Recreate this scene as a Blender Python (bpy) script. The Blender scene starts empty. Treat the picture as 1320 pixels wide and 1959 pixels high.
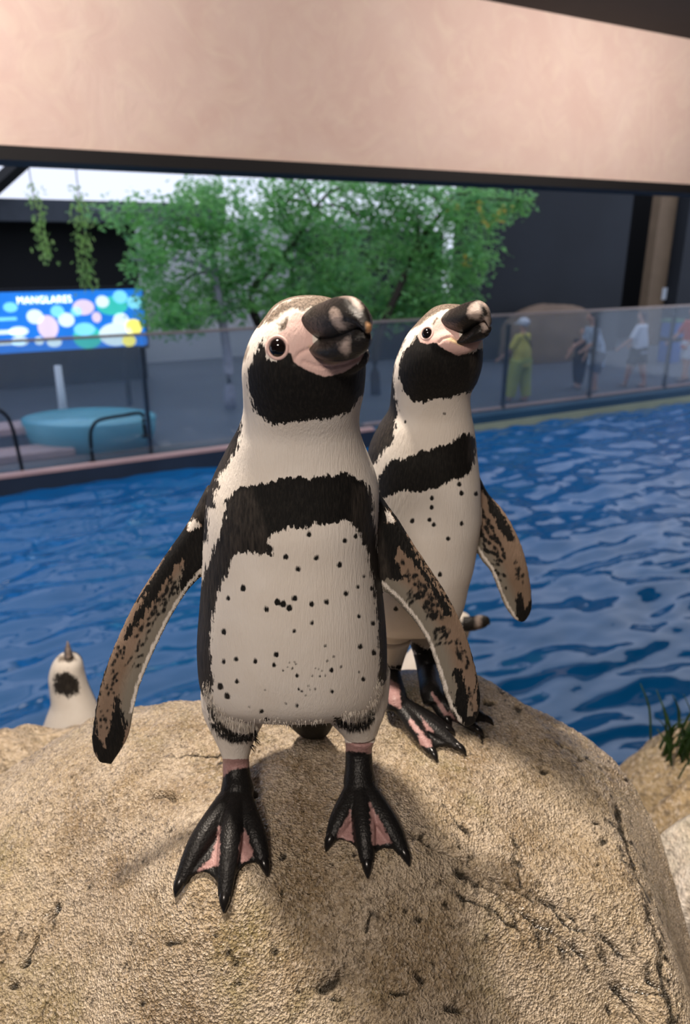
import bpy, bmesh, math, random
import numpy as np
from mathutils import Vector, Matrix
from mathutils.bvhtree import BVHTree
from mathutils.kdtree import KDTree

random.seed(7); rng = np.random.default_rng(11)
scene = bpy.context.scene
COL = scene.collection

# ------------------------------------------------------------------ camera
FPX = 1415.0                       # focal length in pixels of the 1320 x 1959 frame
PITCH = math.radians(19.7)
CAM = np.array([0.0, 0.0, 0.64])
cd = bpy.data.cameras.new('camera'); cam = bpy.data.objects.new('camera', cd); COL.objects.link(cam)
cam.location = CAM; cam.rotation_euler = (math.pi/2 - PITCH, 0, 0)
cd.sensor_fit = 'VERTICAL'; cd.sensor_height = 36; cd.sensor_width = 36*1320/1959
cd.lens = 36*FPX/1959; cd.clip_start = 0.02; cd.clip_end = 200
cd.dof.use_dof = True; cd.dof.focus_distance = 0.74; cd.dof.aperture_fstop = 5.6
scene.camera = cam

# ------------------------------------------------------------------ light and exposure
scene.view_settings.view_transform = 'Standard'
scene.view_settings.look = 'None'
scene.view_settings.exposure = 0.14
scene.view_settings.gamma = 1.0
scene.view_settings.use_curve_mapping = False
world = bpy.data.worlds.new('overcast_sky'); scene.world = world; world.use_nodes = True
wb = world.node_tree.nodes['Background']
wb.inputs[0].default_value = (0.76, 0.82, 1.0, 1); wb.inputs[1].default_value = 1.15

def area_light(name, loc, target, size, power, color, spread=180):
    ld = bpy.data.lights.new(name, 'AREA'); ld.shape = 'DISK'; ld.energy = power; ld.color = color
    ld.spread = math.radians(spread)
    if isinstance(size, tuple): ld.shape = 'RECTANGLE'; ld.size, ld.size_y = size
    else: ld.size = size
    o = bpy.data.objects.new(name, ld); COL.objects.link(o); o.location = loc
    o.rotation_euler = (Vector(target)-Vector(loc)).to_track_quat('-Z', 'Y').to_euler()
    return o
# warm lamps on the habitat ceiling (underside at z = 2.39), all above or behind the frame
area_light('ceiling_spot_lamp_offscreen', (-0.44, 1.02, 2.37), (0.02, 0.78, 0.0), 0.22, 88, (1.0, 0.86, 0.72))
area_light('ceiling_front_lamp_offscreen', (-0.5, -1.5, 2.37), (0.05, 0.9, 0.25), 0.7, 98, (1.0, 0.86, 0.74))
for wx, wy, wp in ((-2.2, 2.6, 80), (2.9, 5.2, 60)):        # ceiling lamps facing the bulkhead
    area_light('ceiling_strip_lamp_offscreen', (wx, wy, 2.30), (wx-1.2, wy+2.2, 1.6), (3.2, 0.25), wp, (1.0, 0.87, 0.80))

# ------------------------------------------------------------------ layout helpers: rays of the photograph's camera
cs, sn = math.cos(PITCH), math.sin(PITCH)
def ray(px, py):
    x = px-660.0; y = 979.5-py
    return np.array([x, FPX*cs + y*sn, -FPX*sn + y*cs])/FPX
def PY(px, py, Y):
    d = ray(px, py); return CAM + d*(Y/d[1])
def PZ(px, py, z):
    d = ray(px, py); return CAM + d*((z-CAM[2])/d[2])
def project(p):
    q = np.asarray(p, float)-CAM
    x = q[..., 0]; f = q[..., 1]*cs - q[..., 2]*sn; u = q[..., 1]*sn + q[..., 2]*cs
    return np.stack([660+FPX*x/f, 979.5-FPX*u/f], -1)

# far side of the pool: a straight edge running along U, N points away from the camera
ZW = -2.45                          # water level
ZF = -2.20                          # visitors' walkway level
G0 = np.array([-4.6, 9.5]); U = np.array([12.1, 6.6]); U = U/np.linalg.norm(U); N = np.array([-U[1], U[0]])
UANG = math.atan2(U[1], U[0])
def W(s, t, z):
    p = G0 + U*s + N*t; return np.array([p[0], p[1], z])
def PT(px, py, t):                  # where the ray meets the vertical plane t beyond the glass
    d = ray(px, py); k = (t-(CAM[:2]-G0)@N)/(d[:2]@N); return CAM + d*k
def ST(p):
    q = np.asarray(p)[:2]-G0; return q@U, q@N
def SX(px, py, t): return ST(PT(px, py, t))[0]

# ------------------------------------------------------------------ mesh helpers
def mesh_from(name, V, F, smooth=True):
    me = bpy.data.meshes.new(name)
    me.from_pydata([tuple(map(float, v)) for v in V], [], [tuple(map(int, f)) for f in F])
    if smooth: me.polygons.foreach_set('use_smooth', [True]*len(me.polygons))
    me.update(); return me
def fast_mesh(name, V, Q, smooth=True):     # numpy arrays, all faces of one size
    V = np.asarray(V, np.float32); Q = np.asarray(Q, np.int32); k = Q.shape[1]
    me = bpy.data.meshes.new(name)
    me.vertices.add(len(V)); me.vertices.foreach_set('co', V.ravel())
    me.loops.add(Q.size); me.loops.foreach_set('vertex_index', Q.ravel())
    me.polygons.add(len(Q)); me.polygons.foreach_set('loop_start', np.arange(0, Q.size, k, dtype=np.int32))
    me.polygons.foreach_set('use_smooth', [smooth]*len(Q))
    me.update(calc_edges=True); me.validate(); return me
def link(name, me, mat=None, parent=None):
    o = bpy.data.objects.new(name, me); COL.objects.link(o)
    if mat is not None and me is not None and len(me.materials) == 0: me.materials.append(mat)
    if parent is not None: o.parent = parent; o.matrix_parent_inverse = parent_inv(parent)
    return o
def parent_inv(p):
    return Matrix.LocRotScale(p.location, p.rotation_euler, p.scale).inverted()
def tag(o, label, cat, group=None, kind=None):
    o['label'] = label; o['category'] = cat
    if group: o['group'] = group
    if kind: o['kind'] = kind
    return o
def empty(name, loc, label=None, cat=None, group=None):
    o = bpy.data.objects.new(name, None); COL.objects.link(o); o.location = [float(v) for v in loc]; o.empty_display_size = 0.1
    if label: tag(o, label, cat, group)
    return o
def attr(me, name, vals):
    a = me.attributes.new(name, 'FLOAT', 'POINT'); a.data.foreach_set('value', np.asarray(vals, np.float32))

def loft(rings, cap=True):          # rings: list of (n,3); closed tube with pole caps
    n = len(rings[0]); V = [p for r in rings for p in r]; F = []
    for i in range(len(rings)-1):
        for j in range(n):
            k = (j+1) % n
            F.append((i*n+j, i*n+k, (i+1)*n+k, (i+1)*n+j))
    if cap:
        a = len(V); V.append(np.mean(rings[0], 0)); b = len(V); V.append(np.mean(rings[-1], 0)); m = (len(rings)-1)*n
        for j in range(n):
            k = (j+1) % n
            F.append((a, k, j)); F.append((b, m+j, m+k))
    return V, F
def spline(P, m):                   # Catmull-Rom resample of rows of numbers
    P = np.asarray(P, float); n = len(P); out = []
    for i in range(n-1):
        p0, p1, p2, p3 = P[max(i-1, 0)], P[i], P[i+1], P[min(i+2, n-1)]
        for k in range(m):
            t = k/m
            out.append(0.5*((2*p1)+(-p0+p2)*t+(2*p0-5*p1+4*p2-p3)*t*t+(-p0+3*p1-3*p2+p3)*t**3))
    out.append(P[-1]); return np.array(out)
def tube(path, rad, n=12, m=4, flat=1.0, upv=(0, 0, 1)):
    A = spline(np.hstack([np.asarray(path, float), np.asarray(rad, float).reshape(len(path), -1)]), m)
    C = A[:, :3]; R = np.maximum(A[:, 3], 1e-4); rings = []
    for i in range(len(C)):
        d = C[min(i+1, len(C)-1)]-C[max(i-1, 0)]; d = d/(np.linalg.norm(d)+1e-12)
        s = np.cross(d, upv)
        if np.linalg.norm(s) < 1e-4: s = np.cross(d, (0, 1, 0.1))
        s = s/np.linalg.norm(s); u = np.cross(s, d)
        a = np.linspace(0, 2*math.pi, n, endpoint=False)
        rings.append(C[i]+R[i]*(np.cos(a)[:, None]*s+flat*np.sin(a)[:, None]*u))
    return loft(rings)
def ball(c, r, nu=16, nv=10, axes=None):
    c = np.asarray(c, float); r = np.broadcast_to(np.asarray(r, float), (3,)); rings = []
    for i in range(1, nv):
        ph = math.pi*i/nv; a = np.linspace(0, 2*math.pi, nu, endpoint=False)
        q = np.stack([r[0]*math.sin(ph)*np.cos(a), r[1]*math.sin(ph)*np.sin(a), np.full(nu, -r[2]*math.cos(ph))], 1)
        if axes is not None: q = q@np.asarray(axes)
        rings.append(c+q)
    V, F = loft(rings)
    z = np.array([0, 0, r[2]]);
    if axes is not None: z = z@np.asarray(axes)
    V[-2] = c-z; V[-1] = c+z
    return V, F
def box(c, sx, sy, sz, ang=0.0):    # c: centre; rotated about z by ang
    ca, sa = math.cos(ang), math.sin(ang); V = []
    for z in (-1, 1):
        for x, y in ((-1, -1), (1, -1), (1, 1), (-1, 1)):
            a, b = x*sx/2, y*sy/2
            V.append((c[0]+a*ca-b*sa, c[1]+a*sa+b*ca, c[2]+z*sz/2))
    return V, [(0, 3, 2, 1), (4, 5, 6, 7), (0, 1, 5, 4), (1, 2, 6, 5), (2, 3, 7, 6), (3, 0, 4, 7)]
def join(parts):
    V = []; F = []
    for v, f in parts:
        o = len(V); V += list(v); F += [tuple(i+o for i in q) for q in f]
    return V, F
def wbox(name, s0, s1, t0, t1, z0, z1, mat, parent=None, bevel=0.0):   # box in the far frame
    c = W((s0+s1)/2, (t0+t1)/2, (z0+z1)/2)
    me = mesh_from(name, *box(c, s1-s0, t1-t0, z1-z0, UANG), smooth=False)
    o = link(name, me, mat, parent)
    if bevel:
        b = o.modifiers.new('bevel', 'BEVEL'); b.width = bevel; b.segments = 2
    return o
def remeshed(name, parts, voxel, smooth=4, fac=0.5):
    V, F = join(parts); me = mesh_from(name, V, F)
    o = bpy.data.objects.new(name+'_tmp', me); COL.objects.link(o)
    r = o.modifiers.new('r', 'REMESH'); r.mode = 'VOXEL'; r.voxel_size = voxel; r.adaptivity = 0
    if smooth:
        s = o.modifiers.new('s', 'SMOOTH'); s.iterations = smooth; s.factor = fac
    dg = bpy.context.evaluated_depsgraph_get(); dg.update()
    out = bpy.data.meshes.new_from_object(o.evaluated_get(dg)); out.name = name
    bpy.data.objects.remove(o); bpy.data.meshes.remove(me)
    out.polygons.foreach_set('use_smooth', [True]*len(out.polygons)); out.update()
    return out
def coords(me):
    a = np.empty(len(me.vertices)*3, np.float32); me.vertices.foreach_get('co', a); return a.reshape(-1, 3).astype(float)
def normals(me):
    a = np.empty(len(me.vertices)*3, np.float32); me.vertices.foreach_get('normal', a); return a.reshape(-1, 3).astype(float)
def sdf(pts, poly):                 # signed distance, positive inside
    pts = np.asarray(pts, float); P = np.asarray(poly, float); n = len(P)
    d = np.full(len(pts), 1e18); ins = np.zeros(len(pts), bool)
    for i in range(n):
        a = P[i]; b = P[(i+1) % n]; e = b-a; w = pts-a
        t = np.clip((w@e)/max(e@e, 1e-12), 0, 1); q = w-t[:, None]*e
        d = np.minimum(d, (q*q).sum(1))
        c = (a[1] > pts[:, 1]) != (b[1] > pts[:, 1])
        xx = a[0]+(pts[:, 1]-a[1])*(b[0]-a[0])/(b[1]-a[1] if b[1] != a[1] else 1e-9)
        ins ^= c & (pts[:, 0] < xx)
    d = np.sqrt(d); return np.where(ins, d, -d)
def dist_line(pts, line):
    pts = np.asarray(pts, float); d = np.full(len(pts), 1e18)
    for a, b in zip(line[:-1], line[1:]):
        a = np.asarray(a, float); b = np.asarray(b, float); e = b-a; w = pts-a
        t = np.clip((w@e)/max(e@e, 1e-12), 0, 1); q = w-t[:, None]*e; d = np.minimum(d, (q*q).sum(1))
    return np.sqrt(d)
_perm = rng.permutation(256); _perm = np.concatenate([_perm, _perm]); _ga = rng.random(256)*2*math.pi
def perlin(x, y):
    xi = np.floor(x).astype(int); yi = np.floor(y).astype(int); xf = x-xi; yf = y-yi
    u = xf**3*(xf*(xf*6-15)+10); v = yf**3*(yf*(yf*6-15)+10)
    def g(ix, iy, dx, dy):
        a = _ga[_perm[_perm[ix & 255]+(iy & 255)]]; return np.cos(a)*dx+np.sin(a)*dy
    n00 = g(xi, yi, xf, yf); n10 = g(xi+1, yi, xf-1, yf); n01 = g(xi, yi+1, xf, yf-1); n11 = g(xi+1, yi+1, xf-1, yf-1)
    return (n00*(1-u)+n10*u)*(1-v)+(n01*(1-u)+n11*u)*v
def fbm(x, y, o=4):
    s = 0; a = 1.0
    for i in range(o): s = s+a*perlin(x*2**i+17.3*i, y*2**i-9.1*i); a *= 0.5
    return s

# ------------------------------------------------------------------ material helpers
def srgb(r, g, b):
    f = lambda c: c/12.92 if c <= 0.04045 else ((c+0.055)/1.055)**2.4
    return (f(r/255), f(g/255), f(b/255), 1)
class MatB:
    def __init__(s, name):
        s.m = bpy.data.materials.new(name); s.m.use_nodes = True; s.nt = s.m.node_tree; s.n = s.nt.nodes; s.l = s.nt.links
        s.p = s.n['Principled BSDF']; s.out = s.n['Material Output']
    def new(s, t, **kw):
        nd = s.n.new(t)
        for k, v in kw.items(): setattr(nd, k, v)
        return nd
    def set(s, k, v):
        if hasattr(v, 'is_output') or isinstance(v, bpy.types.NodeSocket): s.l.new(v, s.p.inputs[k])
        else: s.p.inputs[k].default_value = v
        return s
    def con(s, v, sock):
        if isinstance(v, bpy.types.NodeSocket): s.l.new(v, sock)
        else: sock.default_value = v
    def coord(s, scale=(1, 1, 1), kind='Object', rot=(0, 0, 0)):
        t = s.new('ShaderNodeTexCoord'); m = s.new('ShaderNodeMapping')
        m.inputs['Scale'].default_value = scale; m.inputs['Rotation'].default_value = rot
        s.l.new(t.outputs[kind], m.inputs[0]); return m.outputs[0]
    def noise(s, vec, scale=5, detail=4, rough=0.55, dist=0.0):
        t = s.new('ShaderNodeTexNoise'); t.inputs['Scale'].default_value = scale; t.inputs['Detail'].default_value = detail
        t.inputs['Roughness'].default_value = rough; t.inputs['Distortion'].default_value = dist
        s.l.new(vec, t.inputs['Vector']); return t.outputs['Fac']
    def voro(s, vec, scale=5, feature='F1', out='Distance'):
        t = s.new('ShaderNodeTexVoronoi'); t.feature = feature; t.inputs['Scale'].default_value = scale
        s.l.new(vec, t.inputs['Vector']); return t.outputs[out]
    def attr(s, name):
        t = s.new('ShaderNodeAttribute'); t.attribute_name = name; return t.outputs['Fac']
    def math(s, op, a, b=0.0, c=None, clamp=False):
        t = s.new('ShaderNodeMath', operation=op); t.use_clamp = clamp
        s.con(a, t.inputs[0]); s.con(b, t.inputs[1])
        if c is not None: s.con(c, t.inputs[2])
        return t.outputs[0]
    def rng(s, v, a, b, c=0.0, d=1.0, smooth=False):
        t = s.new('ShaderNodeMapRange'); t.clamp = True
        if smooth: t.interpolation_type = 'SMOOTHSTEP'
        s.con(v, t.inputs[0])
        for i, q in enumerate((a, b, c, d)): s.con(q, t.inputs[i+1])
        return t.outputs[0]
    def mix(s, f, a, b, mode='MIX'):
        t = s.new('ShaderNodeMix', data_type='RGBA'); t.blend_type = mode
        s.con(f, t.inputs[0]); s.con(a, t.inputs[6]); s.con(b, t.inputs[7]); return t.outputs[2]
    def bump(s, h, strength=0.3, dist=0.01, normal=None):
        t = s.new('ShaderNodeBump'); t.inputs['Strength'].default_value = strength; t.inputs['Distance'].default_value = dist
        s.l.new(h, t.inputs['Height'])
        if normal is not None: s.l.new(normal, t.inputs['Normal'])
        return t.outputs[0]
def plain(name, col, rough=0.6, var=0.12, scale=6, bump=0.0, metal=0.0, spec=0.4, emit=None):
    b = MatB(name); v = b.coord(); n = b.noise(v, scale, 4)
    dark = tuple(c*(1-var*1.6) for c in col[:3])+(1,); lite = tuple(min(1, c*(1+var)) for c in col[:3])+(1,)
    b.set('Base Color', b.mix(n, dark, lite)); b.set('Roughness', rough); b.set('Metallic', metal); b.set('Specular IOR Level', spec)
    if bump: b.set('Normal', b.bump(b.noise(v, scale*6, 5), bump, 0.01))
    if emit: b.set('Emission Color', emit[0]); b.set('Emission Strength', emit[1])
    return b.m
# ================================================================== the setting
def structure(o, label=None, cat=None):
    o['kind'] = 'structure'
    if label: o['label'] = label; o['category'] = cat
    return o
# --- plastered bulkhead over the pool and dark ceiling
b = MatB('peach_plaster'); v = b.coord(); n1 = b.noise(v, 0.9, 5, 0.6, 1.6); n2 = b.noise(v, 3.5, 6, 0.6, 2.5)
c = b.mix(b.rng(n1, 0.3, 0.7), srgb(226, 198, 186), srgb(236, 214, 202)); c = b.mix(b.rng(n2, 0.45, 0.75, 0, 0.5), c, srgb(243, 226, 206))
b.set('Base Color', c); b.set('Roughness', 0.75); b.set('Normal', b.bump(n2, 0.25, 0.03)); M_PEACH = b.m
M_DARKFRAME = plain('dark_frame_paint', srgb(22, 22, 24), 0.7, 0.2, 3)
M_CEIL = plain('dark_ceiling', srgb(58, 56, 54), 0.85, 0.2, 1.5, 0.1)
TB = -5.3
zb = 0.5*(PT(0, 274, TB)[2]+PT(1320, 357, TB)[2]); zc = PT(1210, 54, TB)[2]
structure(wbox('wall_bulkhead', -9, 16, TB, TB+0.35, zb, zc+0.25, M_PEACH), 'peach plastered bulkhead hanging above the pool', 'wall')
dz = PT(400, 291, TB)[2]-PT(400, 331, TB+0.34)[2]
structure(wbox('trim_1', -9, 16, TB-0.02, TB+0.40, zb-0.075, zb+0.004, M_DARKFRAME), 'dark frame along the bottom edge of the peach bulkhead', 'trim')
structure(wbox('ceiling', -9, 16, TB-8.5, TB+0.02, zc, zc+0.2, M_CEIL), 'dark grey ceiling above the bulkhead', 'ceiling')

M_NEAR = plain('shaded_habitat_wall', srgb(120, 104, 90), 0.85, 0.25, 0.8, 0.2)
structure(wbox('wall_near', -9, 16, TB-8.6, TB-8.3, ZW-0.5, zc+0.2, M_NEAR), 'brown habitat wall behind the viewer', 'wall')
structure(wbox('wall_side_a', -9.2, -8.9, TB-8.4, TB+0.3, ZW-0.5, zc+0.2, M_NEAR), 'brown habitat end wall on the display side', 'wall')
structure(wbox('wall_side_b', 15.9, 16.2, TB-8.4, TB+0.3, ZW-0.5, zc+0.2, M_NEAR), 'brown habitat end wall on the doorway side', 'wall')
# --- visitors' walkway beyond the pool
M_FLOOR = plain('grey_walkway', srgb(96, 100, 108), 0.45, 0.25, 0.8, 0.1)
structure(wbox('floor', -9, 24, 0.0, 14, ZF-0.4, ZF, M_FLOOR), 'grey concrete visitor walkway behind the glass', 'floor')
M_COPE = plain('blue_coping', srgb(48, 84, 108), 0.5, 0.2, 1.2); M_STRIPE = plain('pale_yellow_tile', srgb(176, 182, 150), 0.4, 0.15, 2)
M_COPED = plain('dark_coping', srgb(44, 56, 72), 0.5, 0.25, 1.2); M_PINK = plain('pinkish_ledge', srgb(205, 168, 160), 0.5, 0.15, 3)
sm = SX(700, 820, 0)
cop = structure(wbox('trim_2', sm, 24, -0.28, 0.06, ZW-0.5, ZF-0.01, M_COPE), 'blue painted pool coping below the glass', 'coping')
wbox('tile_stripe', sm, 24, -0.305, -0.27, ZW-0.05, ZW+0.105, M_STRIPE, cop)
wbox('ledge', sm, 24, 0.02, 0.12, ZF-0.02, ZF+0.035, M_PINK, cop)
cop2 = structure(wbox('trim_3', -9, sm, -0.28, 0.06, ZW-0.5, ZF-0.01, M_COPED), 'dark pool coping below the glass on the sign side', 'coping')
wbox('ledge', -9, sm, -0.29, -0.16, ZF-0.012, ZF+0.03, M_PINK, cop2)

# --- pool water
b = MatB('pool_water'); v = b.coord(); lw = b.noise(v, 0.35, 3)
b.set('Base Color', b.mix(lw, srgb(4, 72, 122), srgb(14, 104, 164))); b.set('Roughness', 0.06); b.set('Specular IOR Level', 0.55); b.set('IOR', 1.50)
b.set('Normal', b.bump(b.noise(b.coord((1, 1.8, 1), rot=(0, 0, -UANG)), 4, 2, 0.5, 0.6), 0.12, 0.02)); M_WATER = b.m
ns, nt = 520, 420
S = np.linspace(-7, 15.85, ns); T = -0.24 - 12.8*np.linspace(0, 1, nt)**1.0
SS, TT = np.meshgrid(S, T)
XX = G0[0]+U[0]*SS+N[0]*TT; YY = G0[1]+U[1]*SS+N[1]*TT
wx = SS*1.0; wy = TT*1.7
H = 0.075*perlin(wx*0.9+3, wy*0.9)+0.060*perlin(wx*1.7+0.9*perlin(wx, wy), wy*1.9)+0.016*perlin(wx*3.6+7, wy*4.2)+0.003*perlin(wx*8, wy*8.5+4)
V = np.stack([XX, YY, ZW+H], -1).reshape(-1, 3)
ii = np.arange(ns*nt).reshape(nt, ns); Q = np.stack([ii[:-1, :-1], ii[:-1, 1:], ii[1:, 1:], ii[1:, :-1]], -1).reshape(-1, 4)[:, ::-1]
o = link('pool_water', fast_mesh('pool_water', V, Q), M_WATER); tag(o, 'deep blue rippled water filling the pool', 'water', kind='stuff')

# --- walls behind the walkway
M_WALLD = plain('dark_concrete', srgb(38, 43, 50), 0.8, 0.3, 0.5, 0.1)
M_WALLB = plain('black_wall', srgb(24, 26, 31), 0.8, 0.25, 0.5)
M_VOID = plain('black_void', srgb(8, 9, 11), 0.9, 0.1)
TR = 5.0
sa, sb_, sc_, sd_ = SX(885, 480, TR), SX(1200, 480, TR), SX(1266, 480, TR), SX(1302, 480, TR)
structure(wbox('wall_right', sa, sb_, TR, TR+0.4, ZF, 3.6, M_WALLD), 'dark grey concrete wall beside the doorway', 'wall')
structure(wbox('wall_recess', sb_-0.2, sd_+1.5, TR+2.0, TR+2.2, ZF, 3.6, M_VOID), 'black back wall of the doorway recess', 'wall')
structure(wbox('wall_end', sd_, sd_+7, TR-0.1, TR+0.4, ZF, 3.6, M_WALLD), 'grey concrete wall past the doorway', 'wall')
M_PILLAR = plain('tan_pillar', srgb(120, 100, 78), 0.7, 0.25, 1.5)
structure(wbox('wall_pillar', sc_+0.05, sd_-0.05, TR+0.3, TR+0.6, ZF, 3.6, M_PILLAR), 'narrow tan pillar standing in the doorway', 'pillar')
TL = 6.5
zt = PT(120, 388, TL)[2]; zt2 = PT(120, 424, TL-0.9)[2]
structure(wbox('wall_mid', SX(575, 480, TL), sa+0.5, TL, TL+.3, ZF, PT(700, 440, TL)[2], M_WALLD), 'dark low wall behind the denser trees', 'wall')
structure(wbox('wall_far', SX(262, 480, TL), sa+1.0, TL+2.5, TL+2.8, ZF, PT(600, 420, TL+2.5)[2], plain('pale_wall', srgb(228, 228, 234), .8, .12, .4)), 'pale wall behind the trees', 'wall')
structure(wbox('wall_left', -12, SX(262, 480, TL), TL, TL+0.4, ZF, zt-0.1, M_WALLB), 'near black wall behind the lit display panel', 'wall')
structure(wbox('trim_4', -12, SX(430, 400, TL-0.9), TL-0.9, TL+0.5, zt2, zt+0.01, plain('slate_fascia', srgb(70, 76, 86), 0.7, 0.2)), 'slate grey roof fascia under the white sky', 'fascia')
# sloped dark roof beam in the corner over the display
p0 = PT(-60, 402, TL-1.2); p1 = PT(36, 316, TL-1.2)
V, F = tube([p0+(p0-p1)*4.5, p0, p1, p1+(p1-p0)*2.5], [.14]*4, 4, 1); structure(link('trim_5', mesh_from('trim_5', V, F, False), M_DARKFRAME), 'dark sloping roof beam above the display', 'beam')
# brown mural strip on the wall seen through the glass
sg = W((SX(1010, 640, TR-0.05)+SX(1100, 640, TR-0.05))/2, TR-0.12, 0); zz0 = PT(1050, 668, TR-.1)[2]; zz1 = PT(1050, 618, TR-.1)[2]

# --- glass barrier, panel by panel
b = MatB('hazy_barrier_glass'); t = b.new('ShaderNodeBsdfTransparent'); t.inputs[0].default_value = (0.90, 0.94, 0.96, 1)
g = b.new('ShaderNodeBsdfGlossy'); g.inputs['Roughness'].default_value = 0.08; g.inputs[0].default_value = (0.9, 0.95, 1, 1)
d = b.new('ShaderNodeBsdfDiffuse'); v = b.coord(); nn = b.noise(v, 1.3, 5, 0.6); b.l.new(b.mix(nn, srgb(126, 146, 172), srgb(172, 190, 208)), d.inputs[0])
m1 = b.new('ShaderNodeMixShader'); m1.inputs[0].default_value = 0.30; tl = b.new('ShaderNodeBsdfTranslucent'); tl.inputs[0].default_value = (.6, .66, .74, 1); m0 = b.new('ShaderNodeMixShader'); m0.inputs[0].default_value = .5; b.l.new(d.outputs[0], m0.inputs[1]); b.l.new(tl.outputs[0], m0.inputs[2]); b.l.new(m0.outputs[0], m1.inputs[1]); b.l.new(g.outputs[0], m1.inputs[2])
m2 = b.new('ShaderNodeMixShader'); m2.inputs[0].default_value = 0.17; b.l.new(t.outputs[0], m2.inputs[1]); b.l.new(m1.outputs[0], m2.inputs[2])
b.l.new(m2.outputs[0], b.out.inputs[0]); M_GLASS = b.m
M_RAIL = plain('pale_rail', srgb(176, 160, 150), 0.35, 0.1, 2, metal=0.3); M_POST = plain('dark_steel', srgb(30, 36, 44), 0.4, 0.15, 4, metal=0.5)
zg = PT(995, 603, 0)[2]
bar = empty('glass_barrier', W(5, 0.02, ZF), 'hazy waist high clear glass barrier along the far pool edge', 'barrier')
pw = 2.2; s = -4.58; k = 0; pane_me = None
while s < 20:
    wbox('glass_panel', s+0.01, s+pw-0.01, -0.012, 0.012, ZF, zg, M_GLASS, bar)
    wbox('post', s-0.03, s+0.03, 0.015, 0.075, ZF, zg-0.15, M_POST, bar)
    s += pw; k += 1
wbox('top_rail', -4.4, s, -0.025, 0.025, zg, zg+0.035, M_RAIL, bar)
# ================================================================== rocks
def tps_fit(P, z, lam=1e-5):
    P = np.asarray(P, float); n = len(P); d = np.linalg.norm(P[:, None]-P[None], axis=2)
    K = np.where(d > 0, d*d*np.log(np.maximum(d, 1e-9)), 0)+lam*np.eye(n)
    A = np.zeros((n+3, n+3)); A[:n, :n] = K; A[:n, n] = 1; A[:n, n+1:] = P; A[n, :n] = 1; A[n+1:, :n] = P.T
    w = np.linalg.solve(A, np.concatenate([z, np.zeros(3)])); return P, w
def tps_eval(fit, x, y):
    P, w = fit; x = np.asarray(x, float); y = np.asarray(y, float); r = w[-3]+w[-2]*x+w[-1]*y
    for i in range(len(P)):
        d2 = (x-P[i, 0])**2+(y-P[i, 1])**2; r = r+w[i]*0.5*d2*np.log(np.maximum(d2, 1e-18))
    return r
ctrl = []
for px, py, z in [(440, 1500, 0), (690, 1470, 0.0), (430, 1720, -.02), (340, 1700, -.025), (700, 1660, -.02), (780, 1640, -.02), (570, 1600, -.008),
                  (745, 1320, 0), (830, 1440, -.004), (880, 1430, -.006), (930, 1380, -.015), (816, 1330, 0), (250, 1500, -.02), (100, 1600, -.075), (0, 1700, -.12),
                  (300, 1959, -.125), (0, 1959, -.19), (660, 1959, -.12), (1000, 1959, -.165), (1190, 1959, -.20), (600, 1800, -.062), (850, 1800, -.085),
                  (1000, 1500, -.025), (1100, 1600, -.07), (1000, 1750, -.085), (880, 1600, -.03), (150, 1820, -.13), (1150, 1780, -.115), (150, 1450, -.045)]:
    ctrl.append(PZ(px, py, z))
ridge = [(-150, 1580, .85), (0, 1484, .92), (100, 1418, .98), (180, 1372, 1.02), (390, 1338, 1.02), (600, 1305, 1.05), (760, 1281, 1.08), (915, 1293, 1.07), (1000, 1346, 1.0), (1110, 1403, .95),
         (1190, 1472, .91), (1260, 1592, .86), (1300, 1722, .80), (1320, 1792, .77), (1350, 1959, .71)]
edge = [(1165, 1530, .815), (1200, 1620, .755), (1235, 1720, .69), (1262, 1830, .64), (1285, 1959, .59)]
for px, py, Y in ridge: ctrl.append(PY(px, py, Y))
for px, py, Y in edge: ctrl.append(PY(px, py, Y))
ctrl = np.array(ctrl); rp = np.array([PY(*r) for r in ridge])
# outer skirt: away from the crown centre the boulder rolls over and plunges
cen = np.array([0.0, 0.72]); ext = []
for ri, p in enumerate(rp):
    d = p[:2]-cen; L = np.linalg.norm(d); d = d/L
    ext.append([*(p[:2]+d*0.12), p[2]-0.07]); ext.append([*(p[:2]+d*0.4), p[2]-0.35])
for x in (-.75, -.4, 0, .35): ext += [[x, .30, -.42-.1*abs(x)], [x, .05, -.95], [x*1.2, -.3, -1.8]]
ext += [[.52, .35, -.65], [.7, 0.1, -1.4], [-.95, .62, -.55], [-1.3, .5, -1.3]]
fit = tps_fit(np.vstack([ctrl[:, :2], np.array(ext)[:, :2]]), np.concatenate([ctrl[:, 2], np.array(ext)[:, 2]]))
FOOT = [tuple(p[:2]) for p in rp]+[(.43, .56), (.34, .36), (-.3, .28), (-.72, .45), (-.88, .7)]
def rock_h(x, y):                    # smooth crown, plunging outside its footprint
    x = np.asarray(x, float); y = np.asarray(y, float); z = tps_eval(fit, x, y)
    d = np.maximum(-sdf(np.stack([x.ravel(), y.ravel()], -1), FOOT), 0).reshape(x.shape)
    return z-np.minimum(11*d*d/(d+.05), 3.2)
def RH(px, py, lift=0.0, it=60):     # ray meets the boulder's smooth surface raised by lift
    d = ray(px, py); a, b_ = 0.35/d[1], 1.5/d[1]; f = lambda k: CAM[2]+d[2]*k-float(rock_h(d[0]*k, d[1]*k))-lift
    ks = np.linspace(a, b_, 160); prev = a
    for k in ks:
        if f(k) < 0: lo, hi = prev, k; break
        prev = k
    else: return CAM+d*b_
    for _ in range(40):
        m = (lo+hi)/2
        if f(m) > 0: lo = m
        else: hi = m
    return CAM+d*hi
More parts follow.
